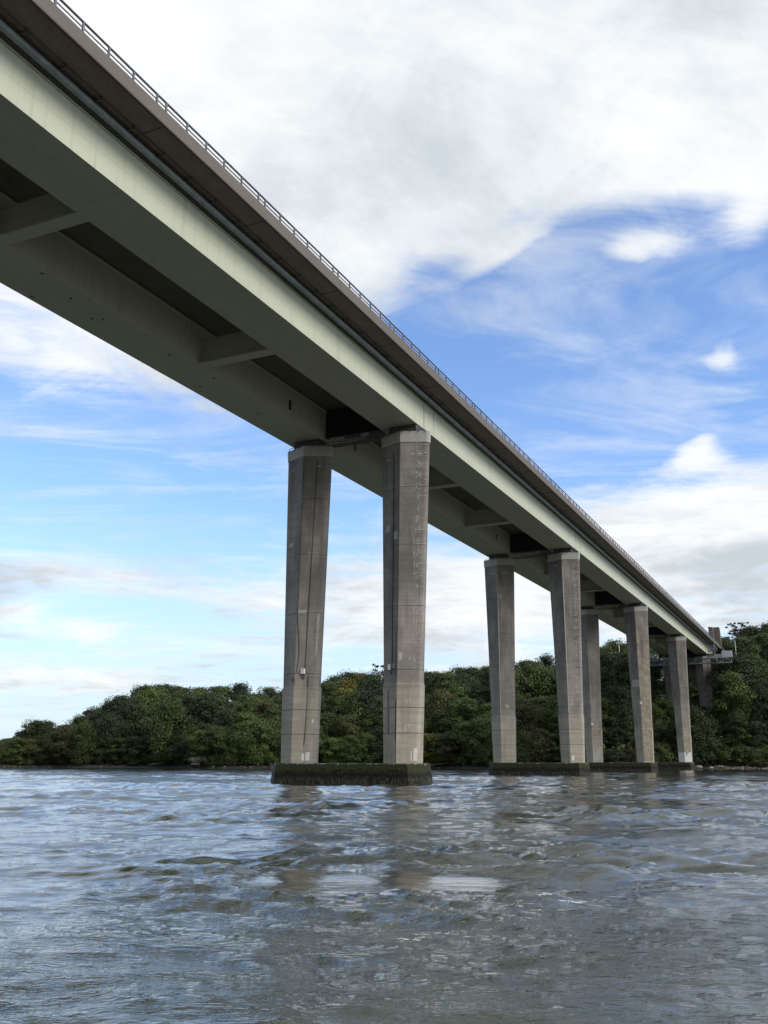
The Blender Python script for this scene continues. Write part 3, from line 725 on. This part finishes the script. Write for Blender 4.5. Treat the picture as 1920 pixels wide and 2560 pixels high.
roughm = np.interp(RR, [5, 12, 22, 45, 100], [1.9, 1.7, 1.15, .95, .9]) * (.65 + .60 * np.clip((vnoise(X, Y, 6, 9) - .3) / .4, 0, 1))
def patch(cx_, cy_, rx, ry, rot=0.0):
    c_, s_ = math.cos(rot), math.sin(rot); px = (X - cx_) * c_ + (Y - cy_) * s_; py = -(X - cx_) * s_ + (Y - cy_) * c_
    wob = .35 * (vnoise(X, Y, .9, 21) - .5)
    return 1 / (1 + np.exp(((px / rx) ** 2 + (py / ry) ** 2 - 1 + wob) * 2.8))
def wpt(x, y):
    u, t = ray(x, y); D = -CAMZ / t; return u * D, D
calm = np.zeros_like(X)
for x, y, rx, ry in ((860, 2205, 1.3, 1.5), (1010, 2195, 1.0, 1.6), (1140, 2205, 1.1, 1.5), (720, 2195, .9, 1.6)):
    cx_, cy_ = wpt(x, y); calm = np.maximum(calm, patch(cx_, cy_, rx, ry))
Hh = Hh * chop * (1 - .97 * calm); roughm = roughm * (1 - .96 * calm)
# boil rims, and foam lines past them
foam = np.zeros_like(X)
for pts in (((1180, 2310), (1290, 2290), (1400, 2262), (1530, 2240)), ((1250, 2275), (1380, 2262), (1500, 2258)), ((1560, 2190), (1600, 2160)), ((1120, 2330), (1000, 2345)), ((1330, 2240), (1440, 2215)), ((860, 2060), (930, 2052))):
    q = [wpt(*p) for p in pts]
    for (x0, y0), (x1, y1) in zip(q, q[1:]):
        dx_, dy_ = x1 - x0, y1 - y0; L2 = dx_ * dx_ + dy_ * dy_; t = np.clip(((X - x0) * dx_ + (Y - y0) * dy_) / L2, 0, 1)
        foam = np.maximum(foam, np.exp(-(((X - x0 - t * dx_) ** 2 + (Y - y0 - t * dy_) ** 2) / .02)))
edge = np.clip((np.radians(37) - np.abs(AA)) / .05, 0, 1); Hh *= edge
near = np.clip((RR - 4.5) / 1.0, 0, 1) * np.clip((299 - RR) / 30, 0, 1); Hh *= near
vv = np.stack([X, Y, Hh - Hh.mean() * edge * near], -1).reshape(-1, 3)
idx = np.arange(na * nr).reshape(na, nr)
q = np.stack([idx[:-1, :-1], idx[1:, :-1], idx[1:, 1:], idx[:-1, 1:]], -1).reshape(-1, 4)
# the rest of the river, flat, all round the detailed sector
ro = 2000.0; extra = []; ef = []; base = len(vv)
aa = np.radians(np.concatenate([np.linspace(-37, 37, 20), np.linspace(37, 323, 60)[1:]])); 
for a in aa:
    inner = 300 if abs(math.degrees(a)) <= 37.01 else 0.02
    extra.append((inner * math.sin(a), inner * math.cos(a), 0)); extra.append((ro * math.sin(a), ro * math.cos(a), 0))
for i in range(len(aa) - 1): ef.append((base + 2 * i, base + 2 * i + 2, base + 2 * i + 3, base + 2 * i + 1))
# inner disc of the front sector
b2 = base + len(extra); extra.append((0, 0, 0)); ia = [int(k) for k in np.linspace(0, na - 1, 30)]
for a0, a1 in zip(ia, ia[1:]): ef.append((b2, int(idx[a1, 0]), int(idx[a0, 0]), int(idx[a0, 0])))
ef = [tuple(dict.fromkeys(f)) for f in ef]
allv = np.concatenate([vv, np.array(extra)]); me = bpy.data.meshes.new('river_water')
fl = q.reshape(-1).tolist() + [i for f in ef for i in f]; tot = [4] * len(q) + [len(f) for f in ef]
me.vertices.add(len(allv)); me.vertices.foreach_set('co', allv.astype(np.float32).reshape(-1))
me.loops.add(len(fl)); me.loops.foreach_set('vertex_index', np.array(fl, dtype=np.int32))
me.polygons.add(len(tot)); st_ = np.concatenate([[0], np.cumsum(tot)[:-1]]).astype(np.int32)
me.polygons.foreach_set('loop_start', st_); me.polygons.foreach_set('use_smooth', np.ones(len(tot), dtype=bool))
me.update(calc_edges=True); me.validate()
at1 = me.attributes.new('rough', 'FLOAT', 'POINT'); at1.data.foreach_set('value', np.concatenate([roughm.reshape(-1), np.ones(len(extra))]).astype(np.float32))
at2 = me.attributes.new('foam', 'FLOAT', 'POINT'); at2.data.foreach_set('value', np.concatenate([foam.reshape(-1), np.zeros(len(extra))]).astype(np.float32))
me.materials.append(WAT); wo = bpy.data.objects.new('river_water', me); C.objects.link(wo); wo['kind'] = 'structure'

# ================================================================ TREES
def leaf_cards(cent, nrm, size, rng, squash=.75):
    """one leaf clump card at each centre, its face roughly along nrm"""
    n = len(cent); nrm = nrm + rng.normal(0, .55, (n, 3)); nrm /= np.linalg.norm(nrm, axis=1, keepdims=True)
    t = np.cross(nrm, rng.normal(0, 1, (n, 3))); t /= np.linalg.norm(t, axis=1, keepdims=True); b_ = np.cross(nrm, t)
    s = (size * rng.uniform(.6, 1.3, n))[:, None]; ang = rng.uniform(0, .5, (n, 5, 1))
    out = np.zeros((n, 5, 3))
    for j in range(5):
        a = 2 * math.pi * (j + ang[:, j]) / 5; rr_ = s * rng.uniform(.55, 1.1, (n, 1))
        out[:, j] = cent + t * np.cos(a) * rr_ + b_ * np.sin(a) * rr_ * squash
    return out.reshape(-1, 3)
def cards_mesh(name, verts, material, k=5):
    n = len(verts) // k; me = bpy.data.meshes.new(name); me.vertices.add(len(verts)); me.vertices.foreach_set('co', verts.astype(np.float32).reshape(-1))
    me.loops.add(len(verts)); me.loops.foreach_set('vertex_index', np.arange(len(verts), dtype=np.int32))
    me.polygons.add(n); me.polygons.foreach_set('loop_start', (np.arange(n) * k).astype(np.int32)); me.update(calc_edges=True); me.materials.append(material); return me
def crown_verts(seed, H, Rw, z0, nl, per, size, lobe, layered=0.0):
    rng = np.random.default_rng(seed); C_ = []; N_ = []
    prof = lambda t: math.sin(math.pi * min(1, max(0, (t * .86 + .10)))) ** .62
    for i in range(nl):
        t = (i + rng.random()) / nl; z = z0 + (H - z0) * t; a = rng.uniform(0, 6.28); rr_ = Rw * prof(t) * math.sqrt(rng.uniform(.25, 1))
        rr_ = max(0, rr_ - lobe * .5); c_ = np.array([rr_ * math.cos(a), rr_ * math.sin(a), min(z, H - lobe * .7)]); lr = lobe * rng.uniform(.45, 1.4)
        dirs = rng.normal(0, 1, (per, 3)); dirs /= np.linalg.norm(dirs, axis=1, keepdims=True)
        keep = dirs[:, 2] > rng.uniform(-1.1, .1, per); dirs = dirs[keep]
        rad = (lr * (1 - .5 * rng.random(len(dirs)) ** 2) * np.where(rng.random(len(dirs)) < .10, rng.uniform(1.0, 1.45, len(dirs)), 1))[:, None]
        p = c_ + dirs * rad * np.array([1.1, 1.1, rng.uniform(.7, 1.05) - .3 * layered])
        C_.append(p); nn_ = dirs + np.array([0, 0, .35]); N_.append(nn_)
    return leaf_cards(np.concatenate(C_), np.concatenate(N_), size, rng)
def trunk_mb(seed, H, Rw, limbs=7, r=.32, bare=.0):
    rng = random.Random(seed); m = MB(); pts = [Vector((0, 0, -1.5))]; x = y = 0
    for i in range(1, 7): x += rng.uniform(-.25, .25); y += rng.uniform(-.25, .25); pts.append(Vector((x, y, H * .85 * i / 6)))
    m.tube(pts, [r * (1 - .8 * i / 6) for i in range(7)], 7)
    for i in range(limbs):
        t = rng.uniform(.3, .9); k = t * 6; a = pts[int(k)].lerp(pts[min(6, int(k) + 1)], k - int(k)); g_ = rng.uniform(0, 6.28); ln = Rw * rng.uniform(.5, .95) * (1.1 - t * .5)
        b_ = a + Vector((math.cos(g_) * ln * .55, math.sin(g_) * ln * .55, ln * .35)); c_ = a + Vector((math.cos(g_) * ln, math.sin(g_) * ln, ln * .75))
        m.tube([a, b_, c_], [r * .38, r * .22, r * .07], 5)
    return m
PROTO = {}
SPEC = {  # shape, H, R, z0, lobes, per, leaf size, lobe radius, layered
    'rounded': (14, 5.6, 1.0, 58, 330, .21, 1.75, 0.0), 'broad': (13.5, 6.8, 1.2, 66, 360, .22, 2.1, 0.1), 'tall': (16, 4.6, 1.2, 54, 330, .21, 1.55, 0.0),
    'clumpy': (14, 5.8, 1.2, 44, 420, .22, 1.9, 0.5), 'bushy': (6.5, 5.0, .3, 50, 280, .18, 1.25, 0.0)}
COLS = ['mid green', 'dark green', 'bright green', 'yellow green', 'olive brown']
def proto(shape, col, var):
    key = (shape, col, var)
    if key not in PROTO:
        H, Rw, z0, nl, per, sz, lb, ly = SPEC[shape]; sd_ = abs(hash_s(shape)) % 1000 + var * 17
        gk = ('geo', shape, var)
        if gk not in PROTO: PROTO[gk] = (crown_verts(sd_, H, Rw, z0, nl, per, sz, lb, ly), trunk_mb(sd_, H, Rw))
        vts, tm = PROTO[gk]
        cm = cards_mesh('crown', vts, LEAF[col]); tmesh = bpy.data.meshes.new('trunk'); tmesh.from_pydata(tm.v, [], tm.f); tmesh.update(); tmesh.materials.append(BARK)
        PROTO[key] = (cm, tmesh, H)
    return PROTO[key]
def hash_s(s): return sum((i + 1) * ord(c) for i, c in enumerate(s))
TREES = []   # (pixel x, row, object, colour, shape)
def tree(x, D, toppx=None, h=None, shape='rounded', col='mid green', row='', name=None, wide=1.0, special=None, rs=None):
    """x: bearing of the trunk; D: forward distance"""
    u, _ = ray(x, 1900); X_, Y_ = u * D, D; zg = gr_(X_, Y_)
    if toppx is not None: h = at(x, toppx, D).z - zg
    elif row != 'skyline' and not special: h = min(h, (skyt(u) * D + CAMZ) - zg - .6)
    h = max(h, 3.0)
    cm, tm, H = proto(shape, col, (rs if rs is not None else random.randrange(2)))
    nm = name or ('bush' if shape == 'bushy' else 'broadleaf_tree')
    t = empty(nm, (X_, Y_, zg - .2), random.uniform(0, 6.28)); s = (h + .2) / H; wf = s * wide * (1.2 if s < .8 else (1.0 if s < 1.15 else .9)); t.scale = (wf, wf, s)
    for nm2, mm in (('crown', cm), ('trunk', tm)):
        o = bpy.data.objects.new(nm2, mm); C.objects.link(o); o.parent = t
    TREES.append([x, row, t, col, shape, special]); return t
rt = random.Random(21)
def pick(x):
    r_ = rt.random()
    if x < 700: w_ = [.46, .34, .16, .0, .04]
    elif x < 1150: w_ = [.40, .28, .22, .03, .07]
    else: w_ = [.40, .30, .27, .0, .03]
    return rt.choices(COLS, w_)[0]
# skyline crowns, one by one
SKYT = [(-40, 1848, 285), (20, 1846, 285), (52, 1826, 278), (84, 1801, 276), (108, 1806, 282), (160, 1812, 300), (190, 1792, 300), (222, 1773, 303), (262, 1760, 306), (296, 1741, 308), (345, 1716, 310), (395, 1709, 312), (430, 1714, 315),
        (490, 1719, 312), (542, 1714, 316), (596, 1711, 318), (640, 1736, 310), (665, 1719, 322), (705, 1728, 312), (765, 1722, 312), (808, 1716, 312), (836, 1692, 318), (868, 1682, 320), (905, 1685, 316), (975, 1676, 318), (1020, 1682, 316), (1055, 1680, 320), (1090, 1679, 322), (1122, 1681, 316), (1150, 1670, 322), (1188, 1670, 318), (1228, 1664, 322),
        (1268, 1668, 320), (1292, 1660, 322), (1330, 1650, 324), (1375, 1640, 326), (1420, 1642, 326), (1465, 1636, 328), (1503, 1628, 328), (1528, 1616, 330), (1556, 1604, 332), (1585, 1612, 330), (1625, 1606, 336), (1680, 1604, 340), (1740, 1600, 345), (1800, 1592, 352), (1835, 1594, 345), (1862, 1606, 326), (1905, 1566, 322), (1960, 1560, 318), (2040, 1540, 318)]
for x, y, D in SKYT:
    tree(x, D, y, shape=rt.choice(['rounded', 'clumpy', 'rounded', 'tall']), col=('dark green' if x in (84, 395, 596, 665, 1800, 1835) else pick(x)), row='skyline', wide=rt.uniform(1.0, 1.3))
# rows down the slope to the water
for ri, (q, hmin, hmax, step) in enumerate(((48, 11, 17, 52), (33, 11, 18, 54), (19, 10, 17, 50), (11, 9, 14, 52), (2.2, 7, 12.5, 38))):
    x = -60 + rt.uniform(0, 30)
    while x < 2000:
        u = ray(x, 1900)[0]; D = float(shore(u)) + q + rt.uniform(-4, 4) * (0.3 if ri == 4 else 1)
        low = 1495 < x < 1790 and ri >= 3 or (x > 1560 and ri == 4)
        bx = (u * D - X0) * math.cos(TH) - (D - Y0) * math.sin(TH); by = (u * D - X0) * math.sin(TH) + (D - Y0) * math.cos(TH)
        under = -17 < bx < 6 and by > 160          # the bridge's own clearing
        stp = step * rt.uniform(.75, 1.25)
        if under and by > 255: x += stp; continue
        if low or under:
            tree(x, D, None, rt.uniform(3.2, 5.2), 'bushy', rt.choice(['mid green', 'dark green', 'bright green', 'olive brown']), ['upper slope', 'upper slope', 'middle slope', 'lower slope', 'bank'][ri], wide=1.0); x += stp * .85; continue
        row = ['upper slope', 'upper slope', 'middle slope', 'lower slope', 'bank'][ri]
        tp = rt.uniform(1712, 1760) if 1752 < x < 1845 and q >= 12 else None
        tree(x, D, tp, rt.uniform(hmin, hmax) * (1.0 if x > 150 else .72), rt.choice(['rounded', 'broad', 'tall', 'clumpy', 'clumpy']), pick(x), row, wide=rt.uniform(.9, 1.12))
        x += stp
# crowns that stand out in the photo
tree(860, 300, 1702, None, 'broad', 'yellow green', 'upper slope', special='yellow tinged broad tree just right of the outer first pair opening, above the darker crowns', rs=0)
tree(858, 283, 1720, None, 'clumpy', 'yellow green', 'middle slope', special='yellow green crown glowing among dark trees between the two nearest pillars', rs=1)
tree(905, 268, 1724, None, 'clumpy', 'dark green', 'lower slope', special='big dark clumpy tree close to the left edge of the nearest outer pillar', rs=0)
tree(1105, 278, 1728, None, 'broad', 'olive brown', 'middle slope', special='wide russet brown crown right of the nearest outer pillar', rs=1)
tree(1165, 270, 1744, None, 'clumpy', 'bright green', 'lower slope', special='pale layered sycamore like crown midway between first and second pillar pairs', rs=1)
tree(1345, 268, 1800, None, 'broad', 'bright green', 'lower slope', special='large fresh green crown low between the second pair of pillars', rs=0)
tree(420, 262, 1752, None, 'broad', 'mid green', 'lower slope', special='large domed tree nearest the water in the left half of the wood', rs=1)
tree(1740, 262, 1772, None, 'broad', 'mid green', 'lower slope', special='broad green tree below and right of the last outer pillar', rs=0)
tree(1850, 275, 1680, None, 'clumpy', 'bright green', 'middle slope', special='bright layered tree well to the right of the abutment wall', rs=0)
tree(1865, 285, 1640, None, 'broad', 'dark green', 'upper slope', special='dark massive tree at the right edge above the shore', rs=1)

# umbrella pine and airy tree on the skyline: few separate tufts on bare limbs
def open_tree(name, x, D, top, label, seed, col, tufts, spread):
    u, _ = ray(x, 1900); X_, Y_ = u * D, D; zg = gr_(X_, Y_); h = at(x, top, D).z - zg; rn = random.Random(seed); rng = np.random.default_rng(seed)
    t = empty(name, (X_, Y_, zg - .2)); tag(t, label, 'tree'); m = MB()
    tr = [Vector((0, 0, -1)), Vector((.2, 0, h * .35)), Vector((-.2, .1, h * .6)), Vector((.3, 0, h * .8))]; m.tube(tr, [.35, .28, .2, .12], 7); vs = []
    for i in range(tufts):
        g_ = rn.uniform(0, 6.28); rr_ = spread * rn.uniform(.25, 1); p = Vector((math.cos(g_) * rr_, math.sin(g_) * rr_, h * rn.uniform(.72, .97)))
        a = tr[2].lerp(tr[3], rn.random()); m.tube([a, a.lerp(p, .5) + Vector((0, 0, -.5)), p], [.11, .07, .04], 5)
        n = 60; dd_ = rng.normal(0, 1, (n, 3)); dd_ /= np.linalg.norm(dd_, axis=1, keepdims=True); c_ = np.array(p) + dd_ * np.array([1.0, 1.0, .45]) * rng.uniform(.3, 1.0, (n, 1)) * rn.uniform(.6, 1.1)
        vs.append(leaf_cards(c_, dd_, .20, rng))
    m.build('trunk', BARK, t); o = bpy.data.objects.new('crown', cards_mesh('crown', np.concatenate(vs), LEAF[col])); C.objects.link(o); o.parent = t
open_tree('pine_tree', 945, 316, 1655, 'umbrella pine with bare limbs on the skyline left of the nearest outer pillar', 3, 'dark green', 13, 4.0)
open_tree('airy_tree', 1878, 318, 1553, 'thin leaved open tree against the sky at the upper right', 8, 'dark green', 42, 4.6)
open_tree('small_bare_tree', 1072, 318, 1672, 'thin twiggy tree on the skyline just right of the nearest outer pillar', 12, 'olive brown', 9, 2.0)

# labels: by colour, shape, row and the pillars they stand beside
def zone(x):
    for lim, z in ((130, 'at the far left tip'), (260, 'near the left end'), (400, "left wood's sloping shoulder"), (560, "left wood's middle"), (712, 'left of nearest inner pillar'), (830, 'right of nearest inner pillar'),
                   (1000, 'by nearest outer pillar'), (1215, 'between first and second pairs'), (1395, 'within second pillar pair'), (1480, 'behind second outer pillar'), (1600, 'within third pillar pair'), (1700, 'beside fourth pillar pair'), (1790, 'by last outer pillar'), (9999, 'at the right edge')):
        if x < lim: return z
ON = ['leftmost', 'second from left', 'third from left', 'fourth from left', 'fifth from left', 'sixth from left', 'seventh from left', 'eighth from left', 'ninth from left', 'tenth from left']
cells = {}
for T in TREES: cells.setdefault((zone(T[0]), T[1], T[3], T[4] == 'bushy'), []).append(T)
RW = {'skyline': 'on the skyline', 'upper slope': 'high on slope', 'middle slope': 'at mid slope', 'lower slope': 'low on slope', 'bank': "at water's edge"}
for (z, row, col, bsh), L_ in cells.items():
    L_.sort(key=lambda t: t[0]); n = len([t for t in L_ if not t[5]]); i = 0
    for x, _, t, c_, shape, special in L_:
        kind = {'rounded': 'rounded tree', 'broad': 'broad tree', 'tall': 'tall narrow tree', 'clumpy': 'clumpy tree', 'bushy': 'bush'}[shape]
        if special: lab = special
        else:
            lab = f"{c_} {kind} {RW[row]}, {z}" + ('' if n == 1 else f", {ON[i]}"); i += 1
        tag(t, lab, 'bush' if bsh else 'tree', ('low bushes under the bridge' if bsh else 'trees of the riverside wood'))

# undergrowth that fills the slope: uncountable
rng = np.random.default_rng(9); n = 26000; uu_ = rng.uniform(-.47, .46, n); qq = 2.5 + 80 * rng.random(n) ** 1.3; Dd = shore(uu_) + qq
gx = ground(uu_, Dd); P_ = np.stack([uu_ * Dd, Dd, gx + rng.random(n) ** 2 * 3.2], -1); 
bx = (P_[:, 0] - X0) * math.cos(TH) - (P_[:, 1] - Y0) * math.sin(TH); P_ = P_[~((bx > -16) & (bx < 4) & (P_[:, 1] > 312))]
cv = leaf_cards(P_, np.tile([0, -.4, .8], (len(P_), 1)), .62, rng)
o = bpy.data.objects.new('undergrowth', cards_mesh('undergrowth', cv, LEAF['mid green'])); C.objects.link(o); tag(o, 'dark tangled undergrowth covering the wooded slope', 'undergrowth', kind='stuff')

# ================================================================ SHORE
def rock_mb(seed, s):
    rng = random.Random(seed); import bmesh; bm = bmesh.new(); bmesh.ops.create_icosphere(bm, subdivisions=2, radius=1)
    ax = [Vector((rng.gauss(0, 1), rng.gauss(0, 1), rng.gauss(0, 1))).normalized() for _ in range(9)]; cs = [rng.uniform(.5, .85) for _ in ax]
    for v in bm.verts:
        for a, c_ in zip(ax, cs):
            dd_ = v.co.dot(a)
            if dd_ > c_: v.co -= a * (dd_ - c_)
        v.co.x *= 1.3 * s; v.co.y *= 1.0 * s; v.co.z *= .62 * s
    me = bpy.data.meshes.new('boulder'); bm.to_mesh(me); bm.free(); me.materials.append(ROCK); return me
RK = [rock_mb(i, 1.0) for i in range(5)]
rk = random.Random(2); ro_ = []
for i in range(64):
    x = rk.uniform(1585, 1915) if i < 44 else rk.choice([rk.uniform(1340, 1400), rk.uniform(830, 960), rk.uniform(500, 640)])
    u = ray(x, 1910)[0]; D = float(shore(u)) + rk.uniform(-1.5, 5); s = rk.uniform(.35, 1.1) if i < 44 else rk.uniform(.25, .6)
    o = bpy.data.objects.new('boulder', rk.choice(RK)); C.objects.link(o); X_, Y_ = u * D, D
    o.location = (X_, Y_, gr_(X_, Y_) + s * .15); o.scale = (s, s, s); o.rotation_euler = (rk.uniform(-.3, .3), rk.uniform(-.3, .3), rk.uniform(0, 6)); ro_.append((x, s, o))
for lo_, hi_, where in ((0, 700, 'on the shore left of the nearest inner pillar'), (700, 1000, 'on the shore between the nearest pillars'), (1000, 1450, 'on the shore behind the second pillar pair'), (1450, 1680, 'on the shore beside the third and fourth pillars'), (1680, 1760, 'on the shore right of the fourth outer pillar'), (1760, 1840, 'on the stony shore below the bushes'), (1840, 3000, 'on the stony shore at the right edge')):
    L_ = [r for r in ro_ if lo_ <= r[0] < hi_]; L_.sort(key=lambda r: r[0])
    for i, (x, s, o) in enumerate(L_):
        sz = 'large' if s > .8 else ('middling' if s > .55 else 'small')
        tag(o, f'{sz} grey brown boulder {where}', 'boulder', f'{sz} boulders {where}')
# loose stones
rng = np.random.default_rng(3); mb = MB()
for i in range(2600):
    uu1 = rng.uniform(-.45, .45) if i < 900 else rng.uniform(.22, .42); D = float(shore(uu1)) + rng.uniform(-2, 6); s = rng.uniform(.10, .34) * (1 if i >= 900 else .8); X_, Y_ = uu1 * D, D; z = gr_(X_, Y_)
    a = rng.uniform(0, 6.28); ca, sa = math.cos(a) * s, math.sin(a) * s
    vs = [(X_ + ca * 1.3, Y_ + sa * 1.3, z), (X_ - sa, Y_ + ca, z + s * .2), (X_ - ca * 1.2, Y_ - sa * 1.2, z), (X_ + sa, Y_ - ca, z + s * .1), (X_ + ca * .3, Y_ + sa * .3, z + s * .8)]
    mb.add(vs, [(0, 1, 4), (1, 2, 4), (2, 3, 4), (3, 0, 4)])
tag(mb.build('shore_stones', ROCK), 'loose stones and mud strewn along the far shore', 'stones', kind='stuff')
# pale rock face showing under the trees on the left
for x, w_, h_, lab in ((560, 16, 2.3, 'low grey rock ledge under the trees left of the nearest inner pillar'), (1060, 9, 1.6, 'low dark rock ledge just right of the nearest outer pillar')):
    u = ray(x, 1900)[0]; D = float(shore(u)) + 3.0; rr1 = random.Random(int(x)); X_, Y_ = u * D, D; m = MB()
    for i in range(26):
        px = rr1.uniform(-w_ / 2, w_ / 2); pz = rr1.uniform(0, h_) * (1 - abs(px) / w_); s = rr1.uniform(.5, 1.3)
        vs = [(px - s, -.4, pz), (px + s, -.5, pz - .2), (px + s * .8, .3, pz + s * .7), (px - s * .7, .4, pz + s * .6), (px - s, 1.2, pz - s * .6), (px + s, 1.2, pz - s * .6)]
        m.add(vs, [(0, 1, 2, 3), (0, 4, 5, 1), (1, 5, 2), (3, 4, 0), (2, 5, 4, 3)])
    o = m.build('rock_ledge', LEDGE); o.location = (X_, Y_, gr_(X_, Y_) + .1); tag(o, lab, 'rock')
# driftwood logs
for x, y, ln, rz, lab in ((1100, 1901, 5.2, .1, 'long bleached driftwood log on the mud right of the nearest outer pillar'), (1350, 1895, 3.4, .35, 'pale driftwood branch on the shore between the second pair of pillars'), (395, 1912, 5.0, 0, 'weathered log lying at the waterline in the left part of the shore')):
    u = ray(x, y)[0]; D = float(shore(u)) + 1.2; X_, Y_ = u * D, D; z = gr_(X_, Y_) + .45
    o = MB().tube([(-ln / 2, 0, -.15), (-ln * .2, .1, .05), (ln * .2, -.1, .2), (ln / 2, 0, .35)], [.08, .16, .17, .07], 7).tube([(ln * .2, 0, .2), (ln * .34, .3, .6)], [.07, .03], 5).build('driftwood_log', WOOD)
    o.location = (X_, Y_, z); o.rotation_euler = (0, 0, rz); tag(o, lab, 'driftwood')
# poles and lamps on the hill
def pole(x, top, base, D, name, lab, cat, head=False):
    p = at(x, top, D); q = at(x, base, D); h = p.z - q.z + 9
    if not head:
        o = MB().tube([(0, 0, 0), (0, 0, h)], [.11, .07], 7).build(name, WHITE); o.location = (p.x, p.y, p.z - h); tag(o, lab, cat)
    else:
        t = empty(name, (p.x, p.y, p.z - h)); tag(t, lab, cat); MB().tube([(0, 0, 0), (0, 0, h)], [.14, .08], 7).build('pole', WHITE, t)
        m = MB(); m.box(-.9, .9, -.2, .2, h - .25, h + .05); m.box(-.8, -.4, -.35, .1, h - .6, h - .25); m.box(.4, .8, -.35, .1, h - .6, h - .25); m.build('lamp_head', STEEL, t)
pole(1159, 1659, 1692, 322, 'mast', 'taller pale mast on the skyline left of the second pair of pillars', 'mast')
pole(1136, 1675, 1702, 318, 'mast', 'shorter pale mast beside the taller one left of the second pair', 'mast')
pole(1325, 1651, 1668, 324, 'mast', 'slim mast on the skyline between the second pair of pillars', 'mast')
pole(1547, 1606, 1650, 300, 'lamp_mast', 'tall lamp mast rising from trees between the third pair of pillars', 'lamp mast', True)
pole(1837, 1601, 1628, 300, 'mast', 'pale mast among the trees right of the abutment fin', 'mast')
